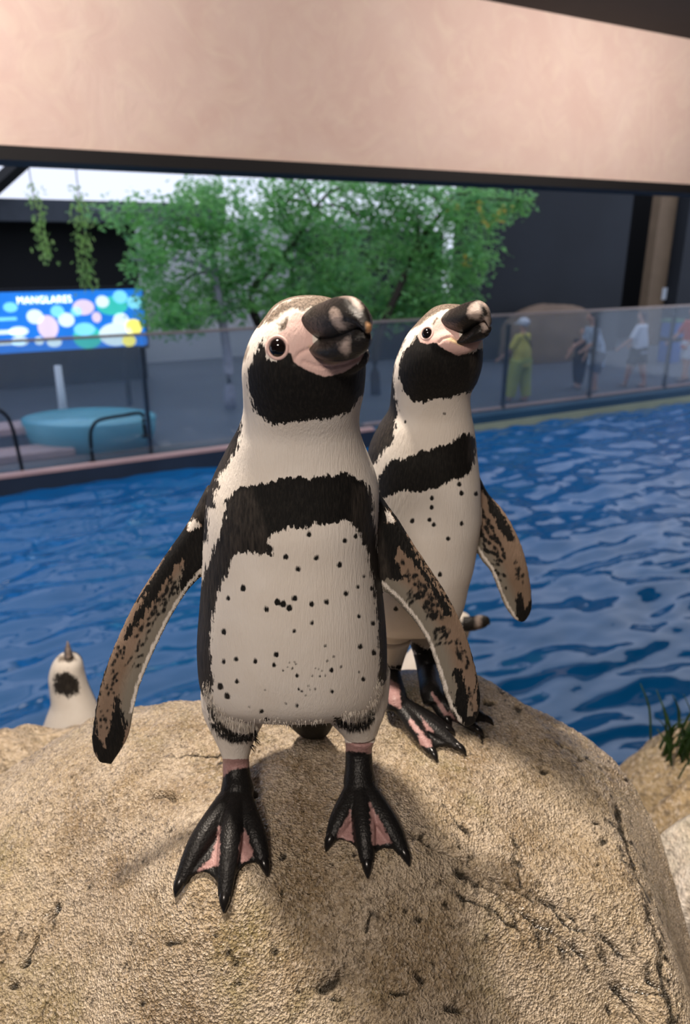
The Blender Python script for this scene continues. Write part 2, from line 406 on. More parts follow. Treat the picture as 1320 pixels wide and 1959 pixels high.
# cracks and pits traced on the stone, then cut into it
CR = [([(790, 1592), (845, 1622), (905, 1655), (960, 1684)], 8, .016), ([(960, 1684), (1060, 1730), (1150, 1790), (1215, 1850), (1262, 1890)], 9, .010),
      ([(976, 1615), (992, 1650), (1000, 1690)], 4, .006), ([(880, 1660), (985, 1735), (1065, 1790), (1160, 1870), (1235, 1955)], 8, .011),
      ([(860, 1690), (930, 1740), (1010, 1790), (1090, 1830)], 6, .004), ([(0, 1800), (45, 1770), (85, 1745), (118, 1725)], 5, .010), ([(50, 1835), (75, 1785), (118, 1725)], 5, .010),
      ([(1075, 1430), (1110, 1455), (1155, 1470), (1195, 1490)], 4, .006), ([(350, 1447), (390, 1446), (425, 1452)], 4, .004),
      ([(960, 1330), (1000, 1350)], 5, .005), ([(1175, 1540), (1200, 1620), (1235, 1720), (1260, 1830), (1285, 1959)], 9, .006),
      ([(920, 1400), (925, 1420)], 3, .004), ([(1040, 1720), (1080, 1770), (1150, 1800)], 5, .005), ([(700, 1780), (712, 1740)], 4, .003), ([(820, 1500), (870, 1560), (890, 1590)], 3, .003), ([(1140, 1820), (1180, 1880), (1270, 1905)], 6, .006)]
PIT = [((312, 1520), 34, 8, .014, .1), ((625, 1875), 42, 17, .010, -.3), ((45, 1837), 14, 9, .010, 0), ((30, 1880), 16, 12, .008, 0), ((268, 1918), 14, 7, .007, 0), ((330, 1800), 30, 7, .005, 0),
       ((410, 1790), 10, 6, .005, 0), ((455, 1882), 10, 6, .005, 0), ((800, 1865), 18, 9, .007, .5), ((760, 1900), 30, 6, .005, .2), ((1038, 1475), 14, 6, .008, .3), ((935, 1340), 16, 7, .006, 0), ((990, 1358), 14, 5, .006, .2),
       ((1140, 1575), 9, 6, .005, 0), ((1150, 1610), 9, 6, .005, 0), ((1135, 1575), 8, 6, .004, 0), ((1142, 1650), 7, 5, .005, 0), ((640, 1905), 24, 5, .004, 0), ((390, 1855), 12, 4, .004, 0), ((860, 1925), 22, 8, .006, .3)]
xs = np.unique(np.concatenate([np.linspace(-1.5, -.62, 30), np.linspace(-.62, .62, 640), np.linspace(.62, 1.3, 30)]))
ys = np.unique(np.concatenate([np.linspace(-.35, .46, 30), np.linspace(.46, 1.18, 420), np.linspace(1.18, 1.75, 40)]))
GX, GY = np.meshgrid(xs, ys); GZ = rock_h(GX, GY)
GZ = np.maximum(GZ, ZW-0.6)
pts = np.stack([GX, GY, GZ], -1).reshape(-1, 3); pix = project(pts); front = (pts[:, 1] > .4)
wob = np.stack([fbm(pts[:, 0]*26, pts[:, 1]*26, 5), fbm(pts[:, 0]*26+50, pts[:, 1]*26+9, 5)], -1)
pw_ = pix+wob*13
rx, ry = pts[:, 0], pts[:, 1]
disp = 0.010*fbm(rx*5, ry*5, 4)+0.0030*fbm(rx*40+3, ry*40, 3)
grain = 0.0018*perlin(rx*150, ry*150)+0.0022*perlin(rx*240+9, ry*220+4)+0.0012*perlin(rx*400, ry*380)
gm = np.clip(0.55+0.9*fbm(rx*6+11, ry*6, 3), 0.15, 1.3)*np.clip((1.25-pts[:, 1])*4, .3, 1.2)
cut = np.zeros(len(pts)); grime = np.zeros(len(pts))
for line, w, dep in CR:
    dd = dist_line(pw_, line); br = np.clip(0.8+1.3*fbm(rx*22+dep*900, ry*22, 3), .12, 1.4); w = w*.56; q = np.exp(-(dd/w)**2)*br; cut += dep*q; grime = np.maximum(grime, np.exp(-(dd/(w*1.25))**2)*np.minimum(br, 1))
    grime = np.maximum(grime, np.exp(-(dd/(w*8+8))**2)*np.clip(fbm(rx*70+5, ry*70, 5)*1.8, 0, .74))
for (cx, cy), a, bb, dep, ang in PIT:
    qx = pw_[:, 0]-cx; qy = pw_[:, 1]-cy; ca, sa_ = math.cos(ang), math.sin(ang)
    q = ((qx*ca+qy*sa_)/a)**2+((-qx*sa_+qy*ca)/bb)**2; cut += dep*np.exp(-q**1.5); grime = np.maximum(grime, 0.9*np.exp(-q))
gen = np.clip((fbm(rx*48+21, ry*60, 5)-.30)*2.0, 0, .75)*np.clip((.92-pts[:, 1])*5, .12, 1); grime = np.maximum(grime, gen); cut += gen*.003
cut *= front; grime *= front
feet = np.minimum.reduce([dist_line(pix, l) for l in ([(455, 1500), (430, 1700)], [(400, 1600), (350, 1680)], [(480, 1600), (505, 1640)], [(690, 1480), (700, 1640)], [(660, 1560), (640, 1600)], [(730, 1560), (770, 1625)], [(755, 1340), (830, 1430), (880, 1425)], [(825, 1325), (860, 1370), (920, 1390)])])
fm = np.clip((feet-30)/70, 0, 1); disp = disp*fm-0.0015*(1-fm)
pts[:, 2] += disp+grain*gm*(.35+.65*fm)-cut
ii = np.arange(len(pts)).reshape(GX.shape); Q = np.stack([ii[:-1, :-1], ii[:-1, 1:], ii[1:, 1:], ii[1:, :-1]], -1).reshape(-1, 4)
keep = (pts[Q][:, :, 2].max(1) > ZW-0.3); Q = Q[keep]
me = fast_mesh('boulder', pts, Q); attr(me, 'grime', grime)
def stone(name, c0, c1, c2, scale, usegrime, rough=(.22, .5)):
    b = MatB(name); v = b.coord()
    n1 = b.noise(v, 4*scale, 5, 0.6); n2 = b.noise(v, 16*scale, 5, 0.62); n3 = b.noise(v, 160*scale, 4, 0.65); n4 = b.noise(v, 7*scale, 4, .6, .5)
    c = b.mix(b.rng(n1, .32, .62), c0, c1); c = b.mix(b.rng(n2, .4, .75, 0, .7), c, c2)
    c = b.mix(b.rng(n4, .54, .70, 0, .55), c, srgb(146, 136, 84))
    c = b.mix(b.rng(b.noise(b.coord(rot=(.4, .9, .2)), 150*scale, 4, .65), .34, .52, .7, 0), c, srgb(70, 58, 44))
    cell = b.new('ShaderNodeSeparateColor'); b.l.new(b.voro(v, 330*scale, out='Color'), cell.inputs[0])
    c = b.mix(b.rng(cell.outputs[0], 0, 1, 0, .24), c, srgb(78, 66, 50)); c = b.mix(b.rng(cell.outputs[1], .55, 1, 0, .5), c, srgb(232, 216, 196))
    if usegrime:
        g = b.attr('grime'); c = b.mix(b.rng(b.math('ADD', g, b.math('MULTIPLY', b.math('SUBTRACT', n3, .5), .9)), .3, .75, 0, .92), c, srgb(26, 23, 17))
    b.set('Base Color', c); b.set('Roughness', b.rng(n2, .3, .7, *rough)); b.set('Specular IOR Level', .8)
    if usegrime: b.set('Coat Weight', b.rng(b.attr('grime'), .15, .6, .55, .0)); b.set('Coat Roughness', .07)
    vo = b.voro(b.coord((1, 1, 1)), 330*scale); vo2 = b.voro(v, 600*scale)
    h = b.math('ADD', b.math('MULTIPLY', vo, .7), b.math('ADD', b.math('MULTIPLY', vo2, .35), b.math('MULTIPLY', n3, .8)))
    if usegrime: b.l.new(b.bump(h, 1.0, .0065), b.p.inputs['Coat Normal'])
    b.set('Normal', b.bump(h, 1.0, 0.0050 if usegrime else .0045)); return b.m
M_ROCK = stone('wet_tan_stone', srgb(150, 128, 98), srgb(212, 192, 160), srgb(228, 212, 192), 1.0, True, (.10, .30))
boulder = link('boulder', me, M_ROCK)
tag(boulder, 'large wet tan boulder with dark cracks under two standing penguins', 'rock')

def blob_rock(name, c, r, seed, mat, label, cat='rock', sq=2.6, n=80, amp=.10, yaw=0.0):
    r = np.asarray(r, float); a = np.linspace(0, 2*math.pi, n, endpoint=False); rings = []
    for i in range(1, n//2):
        ph = math.pi*i/(n//2); e = 2/sq
        cz = -np.sign(math.cos(ph))*abs(math.cos(ph))**e; rr = abs(math.sin(ph))**e
        x = np.sign(np.cos(a))*abs(np.cos(a))**e*rr; y = np.sign(np.sin(a))*abs(np.sin(a))**e*rr
        k = 1+amp*fbm(x*1.7+seed*3.1, y*1.7+cz*1.9+seed, 4)+amp*.5*perlin(x*5+cz*4+seed, y*5-cz*3)
        q = np.stack([x*r[0]*k, y*r[1]*k, np.full(n, cz)*r[2]*k], 1)
        q[:, :2] = q[:, :2]@np.array([[math.cos(yaw), math.sin(yaw)], [-math.sin(yaw), math.cos(yaw)]])
        rings.append(np.asarray(c)+q)
    V, F = loft(rings); o = link(name, mesh_from(name, V, F), mat); tag(o, label, cat); return o
M_ROCK2 = stone('dry_tan_stone', srgb(158, 132, 92), srgb(190, 166, 124), srgb(200, 180, 142), .35, False, (.5, .8))
M_ROCK3 = stone('white_stained_stone', srgb(240, 232, 222), srgb(250, 244, 236), srgb(232, 220, 206), .35, False, (.5, .8))
M_ROCK4 = stone('pale_tan_stone', srgb(186, 164, 134), srgb(206, 186, 158), srgb(214, 196, 170), .5, False, (.4, .7))
ledge = blob_rock('ledge_rock', (-.18, 1.95, -1.82), (.92, .42, .96), 3, M_ROCK4, 'broad pale tan rock ledge behind the large boulder')
blob_rock('mound_rock', (-.70, 1.36, -1.495), (.46, .19, 1.12), 5, M_ROCK4, 'pale tan rock mound in front of the penguin pointing its bill upward', sq=2.8, amp=.05)
shore = blob_rock('shore_rock', (1.53, 1.94, -1.68), (.76, .35, .95), 8, M_ROCK2, 'smooth tan shore rock with plant tuft rising beside the water', amp=.05)
blob_rock('low_shore_rock', (1.28, 1.41, -1.56), (.62, .18, 1.03), 9, M_ROCK2, 'lower tan shore rock in front of the plant tuft rock', amp=.03, sq=4)
blob_rock('white_rock', (1.06, 1.09, -1.50), (.52, .135, 1.16), 12, M_ROCK3, 'white stained rock low beside the large boulder', amp=.02, sq=5)
blob_rock('foot_rock', (.94, .84, -1.56), (.37, .11, 1.15), 14, M_ROCK4, 'beige rock in front of the white stained rock', amp=.03, sq=3)
def top_of(o, x, y):                 # height of a rock's surface above a point
    bv = BVHTree.FromPolygons([v.co for v in o.data.vertices], [tuple(p.vertices) for p in o.data.polygons])
    h = bv.ray_cast(Vector((x, y, 2)), Vector((0, 0, -1))); return h[0].z if h[0] is not None else None
# ================================================================== penguins
def zz(scale, ox, oy, L): return [(x/scale+ox, y/scale+oy) for x, y in L]
Z1 = lambda L: zz(3.3, 380, 540, L)
Z2 = lambda L: zz(3.474, 680, 540, L)
Z3 = lambda L: zz(3.0, 340, 860, L)
Z5 = lambda L: zz(3.628, 150, 940, L)
Z6 = lambda L: zz(3.497, 690, 900, L)

def feather_material():
    b = MatB('penguin_plumage'); v = b.coord()
    fn = b.noise(b.coord((360, 360, 52)), 1, 3, .6); iso = b.noise(v, 130, 3, .6); fn2 = b.noise(b.coord((520, 520, 110)), 1, 2, .6); big = b.noise(v, 14, 4, .6); fine = b.noise(v, 700, 2, .5)
    j = b.math('MULTIPLY', b.math('SUBTRACT', fn, .5), 1.0)
    j2 = b.math('ADD', b.math('MULTIPLY', b.math('SUBTRACT', fn2, .5), .6), b.math('ADD', j, b.math('MULTIPLY', b.math('SUBTRACT', iso, .5), .7)))
    blk = b.math('ADD', b.attr('blk'), b.math('MULTIPLY', j2, 24.0)); mblk = b.rng(blk, -1.2, 1.2)
    brn = b.rng(b.math('ADD', b.attr('brn'), b.math('MULTIPLY', j2, 14.0)), -3, 3)
    pnk = b.rng(b.math('ADD', b.attr('pnk'), b.math('MULTIPLY', j2, 4.0)), -1.5, 1.5)
    yel = b.rng(b.attr('yel'), -3, 4)
    tan = b.rng(b.math('ADD', b.attr('tan'), b.math('MULTIPLY', j2, 8.0)), -1.5, 1.5)
    spt = b.rng(b.math('ADD', b.attr('spt'), b.math('MULTIPLY', j2, 6.0)), -1.4, 1.4)
    foot = b.rng(b.attr('foot'), .4, .6)
    white = b.mix(b.rng(big, .35, .7), (.80, .735, .66, 1), (.86, .81, .75, 1))
    tanc = b.mix(b.rng(big, .3, .7), (.21, .145, .10, 1), (.30, .215, .16, 1))
    tanc = b.mix(b.rng(b.attr('gry'), -10, 10), tanc, (.24, .215, .175, 1))
    pink = b.mix(b.rng(big, .3, .7), (.70, .46, .42, 1), (.82, .61, .56, 1))
    black = b.mix(b.rng(fn2, .45, .8), (.004, .0037, .0034, 1), (.018, .0155, .013, 1))
    back = b.mix(b.rng(fn, .35, .8), (.008, .007, .0065, 1), (.06, .05, .042, 1))
    black = b.mix(b.rng(b.attr('soft'), 0, 1), black, back)
    crown = b.mix(b.rng(fn2, .3, .7), (.045, .034, .026, 1), (.30, .235, .185, 1))
    c = b.mix(tan, white, tanc); c = b.mix(mblk, c, black); c = b.mix(brn, c, crown); c = b.mix(pnk, c, pink)
    c = b.mix(yel, c, (.70, .50, .30, 1)); c = b.mix(spt, c, (.012, .011, .010, 1))
    # webbed feet: black leathery skin with pink webs
    fp = b.rng(b.math('ADD', b.attr('web'), b.math('MULTIPLY', b.math('SUBTRACT', b.noise(v, 190, 3, .6), .5), 14.0)), -2, 2)
    fc = b.mix(fp, b.mix(b.noise(v, 260, 3), (.004, .004, .0045, 1), (.016, .015, .015, 1)), b.mix(b.noise(v, 300, 3), (.28, .15, .145, 1), (.48, .30, .285, 1)))
    c = b.mix(foot, c, fc)
    b.set('Base Color', c)
    b.set('Roughness', b.rng(foot, 0, 1, .62, .42)); b.set('Specular IOR Level', b.rng(mblk, 0, 1, .25, .32))
    b.set('Sheen Weight', 0.0)
    hF = b.math('ADD', b.math('MULTIPLY', fn, .6), b.math('MULTIPLY', b.noise(b.coord((640, 640, 90)), 1, 3, .65), 1.0))
    sc = b.math('ADD', b.math('MULTIPLY', b.voro(b.coord((1, 1, .75)), 420), .6), b.math('MULTIPLY', b.noise(b.coord((60, 60, 420)), 1, 3, .6), 1.2))
    hh = b.new('ShaderNodeMix', data_type='FLOAT'); b.con(foot, hh.inputs[0]); b.con(hF, hh.inputs[2]); b.con(b.math('MULTIPLY', sc, .8), hh.inputs[3])
    b.set('Normal', b.bump(hh.outputs[0], .5, .0015)); return b.m
M_PENG = feather_material()
def bill_material():
    b = MatB('horny_bill'); v = b.coord(); n = b.noise(v, 180, 3, .6); big = b.noise(v, 70, 2)
    c = b.mix(b.noise(b.coord((1, 1, 3)), 150, 4, .7), (.004, .004, .004, 1), (.022, .019, .017, 1))
    c = b.mix(b.rng(b.math('ADD', b.attr('pale'), b.math('MULTIPLY', b.math('SUBTRACT', b.noise(b.coord((1, 1, 2)), 130, 4, .7), .5), 16)), -5, 5), c, b.mix(big, (.24, .18, .155, 1), (.52, .43, .385, 1)))
    c = b.mix(b.rng(b.attr('tip'), -3, 3), c, (.48, .27, .13, 1))
    b.set('Base Color', c); b.set('Roughness', .26); b.set('Specular IOR Level', .38)
    b.set('Normal', b.bump(b.noise(b.coord((1, 1, 2.5)), 200, 4, .7), .4, .003)); return b.m
M_BILL = bill_material()
M_EYE = plain('dark_eye', (.006, .004, .004, 1), .06, .1, 40, spec=.6)
M_RING = plain('pink_eye_skin', (.72, .50, .46, 1), .55, .12, 90)
M_CLAW = plain('black_claw', (.010, .009, .009, 1), .25, .2, 60, spec=.5)

def body_rings(rows, sub, n=72, ex=2.25):
    A = spline(rows, sub); rings = []
    a = np.linspace(0, 2*math.pi, n, endpoint=False); e = 2/ex
    ca = np.sign(np.cos(a))*abs(np.cos(a))**e; sa = np.sign(np.sin(a))*abs(np.sin(a))**e
    for py, xl, xr, Yc, r, tilt in A:
        c = PY((xl+xr)/2, py, Yc); w = (PY(xr, py, Yc)-PY(xl, py, Yc))[0]/2
        y = -sa*r
        rings.append(np.stack([c[0]+ca*w, Yc+y, c[2]-tilt*y], 1))
    return rings
def blade(outer, inner, Yo, Yi, th, face):      # flipper: paired edge stations, lens section
    A = spline(np.hstack([np.asarray(outer, float), np.asarray(inner, float), np.c_[Yo], np.c_[Yi], np.c_[th]]), 5); rings = []
    cc = np.linspace(0, 1, 15)
    for ox, oy, ix, iy, yo, yi, t in A:
        o = PY(ox, oy, yo); i = PY(ix, iy, yi); f = np.asarray(face, float); ch = (i-o)*1.10; i = o+ch; f = f-ch*(f@ch)/(ch@ch+1e-12); f = f/np.linalg.norm(f)
        h = np.maximum(t*np.sqrt(np.maximum(1-(2*cc-1)**4, 0))*(1.1-.3*cc), .0028)
        up = o+np.outer(cc, ch)+np.outer(h, f); lo = o+np.outer(cc, ch)-np.outer(h, f)
        rings.append(np.vstack([up, lo[-2:0:-1]]))
    return loft(rings)
def toe_path(H, tip, lifts=(.024, .021, .013, .006)):
    out = [np.asarray(H, float)]
    for k, l in zip((.3, .7, 1.0), lifts[1:]):
        q = H+(tip-H)*k; q = np.array([q[0], q[1], float(rock_h(q[0], q[1]))+l]); out.append(q)
    return np.array(out)
def web(pa, pb, e0=.97, dip=.13, nu=10, nw=8):
    A = spline(pa, 8); B = spline(pb, 8)
    def at(S, k): x = k*(len(S)-1); i = min(int(x), len(S)-2); return S[i]*(1-(x-i))+S[i+1]*(x-i)
    top = []; bot = []
    for w in np.linspace(0, 1, nw):
        e = e0-dip*math.sin(math.pi*w); tr = []; br = []
        for k in np.linspace(.12, e, nu):
            q = at(A, k)*(1-w)+at(B, k)*w; g = float(rock_h(q[0], q[1])); s = math.sin(math.pi*w)
            z = max(q[2]-.003-.003*s, g+.006)
            tr.append([q[0], q[1], z+.0022]); br.append([q[0], q[1], z-.0028])
        top.append(tr); bot.append(br)
    top = np.array(top); bot = np.array(bot)
    rings = [np.vstack([top[i], bot[i][::-1]]) for i in range(nw)]
    return loft(rings)
def bill(stations, widths, n=20, top=1.0):
    A = spline(np.hstack([np.asarray(stations, float), np.c_[widths]]), 5); C = []; 
    for tx, ty, bx, by, Y, w in A:
        t = PY(tx, ty, Y); q = PY(bx, by, Y); C.append(((t+q)/2, (t-q)/2, w))
    rings = []; a = np.linspace(0, 2*math.pi, n, endpoint=False)
    for i, (c, v, w) in enumerate(C):
        d = C[min(i+1, len(C)-1)][0]-C[max(i-1, 0)][0]; s = np.cross(d, v); s = s/(np.linalg.norm(s)+1e-12)
        d = d/(np.linalg.norm(d)+1e-12); v2 = v-d*(v@d)*.5
        rings.append(c+np.outer(np.sin(a), v2)+np.outer(np.cos(a)*(1-top*.4*np.maximum(np.sin(a), 0)), s*w))
    return loft(rings)

def build_penguin(name, label, D):
    voxel = D['voxel']; comps = []; kinds = []
    comps.append(loft(body_rings(D['rows'], 5))); kinds.append('body')
    for e in D.get('extra', []): comps.append(ball(*e)); kinds.append('body')
    for f in D['flippers']: comps.append(blade(*f)); kinds.append('flip')
    claws = []
    for L in D['legs']:
        comps.append(tube([PY(*p[:3]) for p in L['leg']], [p[3] for p in L['leg']], 18, 5)); kinds.append('leg')
        H = RH(*L['heel'], .026); A = PY(*L['leg'][-1][:3])
        comps.append(tube([A+(0, 0, .012), A*.5+H*.5+(0, 0, .004), H, H+(0, -.012, -.008)], [L['leg'][-1][3], L['leg'][-1][3]*1.05, L['hr'], L['hr']*.8], 16, 4)); kinds.append('foot')
        paths = []
        for tx, ty in L['toes']:
            tp = toe_path(H, RH(tx, ty, .006)); paths.append(tp); s = L['tr']
            comps.append(tube(tp, [s*1.15, s, s*.92, s*.55], 12, 5, .85)); kinds.append('foot')
            claws.append((tp[-1], tp[-1]-tp[-2], s))
        for i in range(len(paths)-1): comps.append(web(paths[i], paths[i+1])); kinds.append('foot')
        if 'hind' in L:
            hp = RH(*L['hind'], .008); comps.append(tube([H, (H+hp)/2, hp], [.008, .007, .004], 10, 4)); kinds.append('foot')
    if 'tail' in D:
        comps.append(tube([PY(*p[:3]) for p in D['tail']], [p[3] for p in D['tail']], 14, 5, .45)); kinds.append('tail')
    me = remeshed(name+'_body', comps, voxel, 5, .5)
    P = coords(me); Nn = normals(me); px = project(P)
    # nearest component of every vertex
    best = np.full(len(P), 9.0); reg = np.zeros(len(P), int); kid = {'body': 0, 'flip': 1, 'leg': 2, 'foot': 3, 'tail': 4}
    for (V, F), k in zip(comps, kinds):
        V = np.asarray(V, float); lo = V.min(0)-.02; hi = V.max(0)+.02; sel = np.where(((P > lo) & (P < hi)).all(1))[0]
        bv = BVHTree.FromPolygons([Vector(v) for v in V], F)
        for i in sel:
            r = bv.find_nearest(Vector(P[i]), .05)
            if r[3] is not None and r[3] < best[i]-1e-5: best[i] = r[3]; reg[i] = kid[k]
    view = CAM-P; view = view/np.linalg.norm(view, axis=1)[:, None]; facing = (Nn*view).sum(1)
    flip = reg == 1; body = (reg == 0); S = D['scale']
    NEG = np.full(len(P), -30.0)
    def many(polys, base=None):
        r = NEG.copy() if base is None else base
        for q in polys: r = np.maximum(r, sdf(px, q))
        return r
    blk = many(D['black']); 
    for q in D.get('white', []): blk = np.minimum(blk, -sdf(px, q))
    for line, w in D.get('strokes', []): blk = np.maximum(blk, w-dist_line(px, line))
    backd = np.where(Nn[:, 2] > -.45, (Nn[:, 1]+.08)*70, -30)
    if 'nape' in D: pass
    blk = np.where(facing < -.02, np.maximum(backd, blk*.2), blk); blk = np.where(reg == 4, 30, blk)
    fb = many(D['fblack']); fb = np.maximum(fb, D['froot']-px[:, 1]); fb = np.where(facing < 0.02, 30, fb)
    for q in D.get('fwhite', []): fb = np.minimum(fb, -sdf(px, q))
    blk = np.where(flip, fb, blk)
    tan = np.where(flip & (facing > -.05), 30, -30.0)
    gry = NEG.copy()
    for q in D.get('fwhite', []): tan = np.where(flip, np.minimum(tan, -sdf(px, q)), tan)
    for line, w in D.get('trail', []):
        dl = dist_line(px, line); tan = np.where(flip, np.minimum(tan, dl-w), tan); blk = np.where(flip & (dl < w*2.2), np.minimum(blk, (dl-w*1.3)*1.5), blk); gry = np.maximum(gry, 26*S-dl)
    leg = reg == 2
    lb = NEG.copy()
    for line, w in D.get('cuffs', []): lb = np.maximum(lb, w-dist_line(px, line))
    blk = np.where(leg, np.maximum(np.where(facing > 0, lb, -10), -30), np.where(body, np.maximum(blk, lb), blk))
    pnk = many(D['pink']); brn = many(D['crown']); yel = many(D.get('yellow', [])); fold = NEG.copy()
    for line, w in D.get('folds', []): fold = np.maximum(fold, w-dist_line(px, line))
    fold[(reg != 0) | (facing < 0)] = -30
    P = P-Nn*(.0019*np.clip((fold+3.2*S)/(4.2*S), 0, 1))[:, None]      # skin creases pressed into the surface
    me.vertices.foreach_set('co', P.astype(np.float32).ravel()); me.update()
    for q in (pnk, brn, yel): q[(reg != 0) | (facing < -.1)] = -30
    brn = np.where(body & (px[:, 1] < D['crowny']) & (facing < .30), np.maximum(brn, (.30-facing)*60), brn)
    for q in D.get('notpink', []): pnk = np.minimum(pnk, -sdf(px, q))
    spt = NEG.copy()
    for (x, y), r in D['spots']:
        dx = (px[:, 0]-x); dy = (px[:, 1]-y); dy = np.where(dy < 0, dy*.7, dy*1.15); spt = np.maximum(spt, r-np.sqrt(dx*dx+dy*dy))
    spt[(reg != 0) | (facing < 0)] = -30
    fs = NEG.copy()
    for x, y, a, l, w in D['fspots']:
        dx = px[:, 0]-x; dy = px[:, 1]-y; q = np.sqrt(((dx*math.cos(a)+dy*math.sin(a))/l)**2+((-dx*math.sin(a)+dy*math.cos(a))/w)**2)
        fs = np.maximum(fs, (1-q)*w)
    spt = np.where(flip & (facing > 0), fs, spt)
    webp = many(D['webs']); ank = np.zeros(len(P), bool)
    for xa, xb, ya in D['ankle']: ank |= (px[:, 0] > xa) & (px[:, 0] < xb) & (px[:, 1] > ya)
    foot = ((reg == 3) | ((reg == 2) & ank)).astype(float)
    soft = many(D.get('soft', [])); soft = np.clip(soft/8+.5, 0, 1); soft = np.where(facing < .05, 1, soft)
    for k, a in (('blk', blk/S), ('tan', tan/S), ('gry', gry/S), ('pnk', pnk/S), ('brn', brn/S), ('yel', yel/S), ('spt', spt/S), ('foot', foot), ('web', webp/S), ('soft', soft)): attr(me, k, a)
    base = P[:, 2].min(); c = P.mean(0)
    root = empty(name, (c[0], c[1], base), label, 'penguin')
    body_o = link('body', me, M_PENG, root)
    bv = BVHTree.FromPolygons([Vector(p) for p in P], [tuple(p.vertices) for p in me.polygons])
    # eyes
    ex, ey, er = D['eye']; d = Vector(ray(ex, ey)).normalized(); hit = bv.ray_cast(Vector(CAM), d)
    h = np.array(hit[0]); nn = np.array(hit[1]); rad = er/FPX*h[1]*1.0
    def eye(h, nn):
        nn = nn/np.linalg.norm(nn); e1 = np.cross(nn, (0, 0, 1.0)); e1 /= np.linalg.norm(e1); e2 = np.cross(nn, e1)
        eo = link('eye', mesh_from('eye', *ball(h-nn*rad*.38, (rad*1.06, rad*1.06, rad*.95), 24, 16, [e1, e2, nn])), M_EYE, root)
        rings = []
        for a in np.linspace(0, 2*math.pi, 40, endpoint=False):
            dr = math.cos(a)*e1+math.sin(a)*e2; th = np.linspace(0, 2*math.pi, 10, endpoint=False)
            rings.append(h-nn*rad*.20+dr*rad*1.16+np.outer(np.cos(th), dr)*rad*.22+np.outer(np.sin(th), nn)*rad*.24)
        V = [p for r in rings for p in r]; F = []; m = 10
        for i in range(40):
            for j in range(m): F.append((i*m+j, i*m+(j+1) % m, ((i+1) % 40)*m+(j+1) % m, ((i+1) % 40)*m+j))
        link('eye_ring', mesh_from('eye_ring', V, F), M_RING, eo)
    eye(h, nn)
    hc = PY(*D['headc']); ax = np.array(D['headaxis'], float); ax /= np.linalg.norm(ax)      # mirror the eye through the head's own plane
    sdv = (h-hc)-ax*((h-hc)@ax); lat = np.cross(ax, (0, 0, 1.0)); lat /= np.linalg.norm(lat)
    h2 = h-2*lat*((h-hc)@lat); dd = Vector(hc-h2)
    o2 = Vector(h2)-dd.normalized()*.2; hit2 = bv.ray_cast(o2, dd.normalized())
    if hit2[0] is not None: eye(np.array(hit2[0]), np.array(hit2[1]))
    # bill
    for nm, st_, wd in (('upper_bill', D['bill_u'], D['bw_u']), ('lower_bill', D['bill_l'], D['bw_l'])):
        bm_ = mesh_from(nm, *bill(st_, wd)); q = project(coords(bm_))
        pl = np.full(len(q), -30.0); tp = pl.copy()
        for p in D['pale']: pl = np.maximum(pl, sdf(q, p))
        for p in D['tip']: tp = np.maximum(tp, sdf(q, p))
        bo = link(nm, bm_, M_BILL, root); 
        sub = bo.modifiers.new('s', 'SUBSURF'); sub.levels = sub.render_levels = 1
        attr(bm_, 'pale', pl/S); attr(bm_, 'tip', tp/S)
    for p, d_, s in claws:
        d_ = d_/np.linalg.norm(d_); up = np.array([0, 0, 1.0])
        V, F = tube([p-d_*.006+up*.001, p+d_*.002+up*.0015, p+d_*.008+up*.000, p+d_*.0125-up*.004], [s*.42, s*.46, s*.32, s*.07], 10, 3); link('claw', mesh_from('claw', V, F), M_CLAW, root)
    return root, bv
def seg_spots(poly, n, seed, l, w, ang, jit=.5):
    r = random.Random(seed); xs_ = [p[0] for p in poly]; ys_ = [p[1] for p in poly]; out = []
    while len(out) < n:
        x = r.uniform(min(xs_), max(xs_)); y = r.uniform(min(ys_), max(ys_))
        if sdf(np.array([[x, y]]), poly)[0] > 0: out.append((x, y, ang+r.uniform(-jit, jit), l*r.uniform(.6, 1.3), w*r.uniform(.6, 1.3)))
    return out
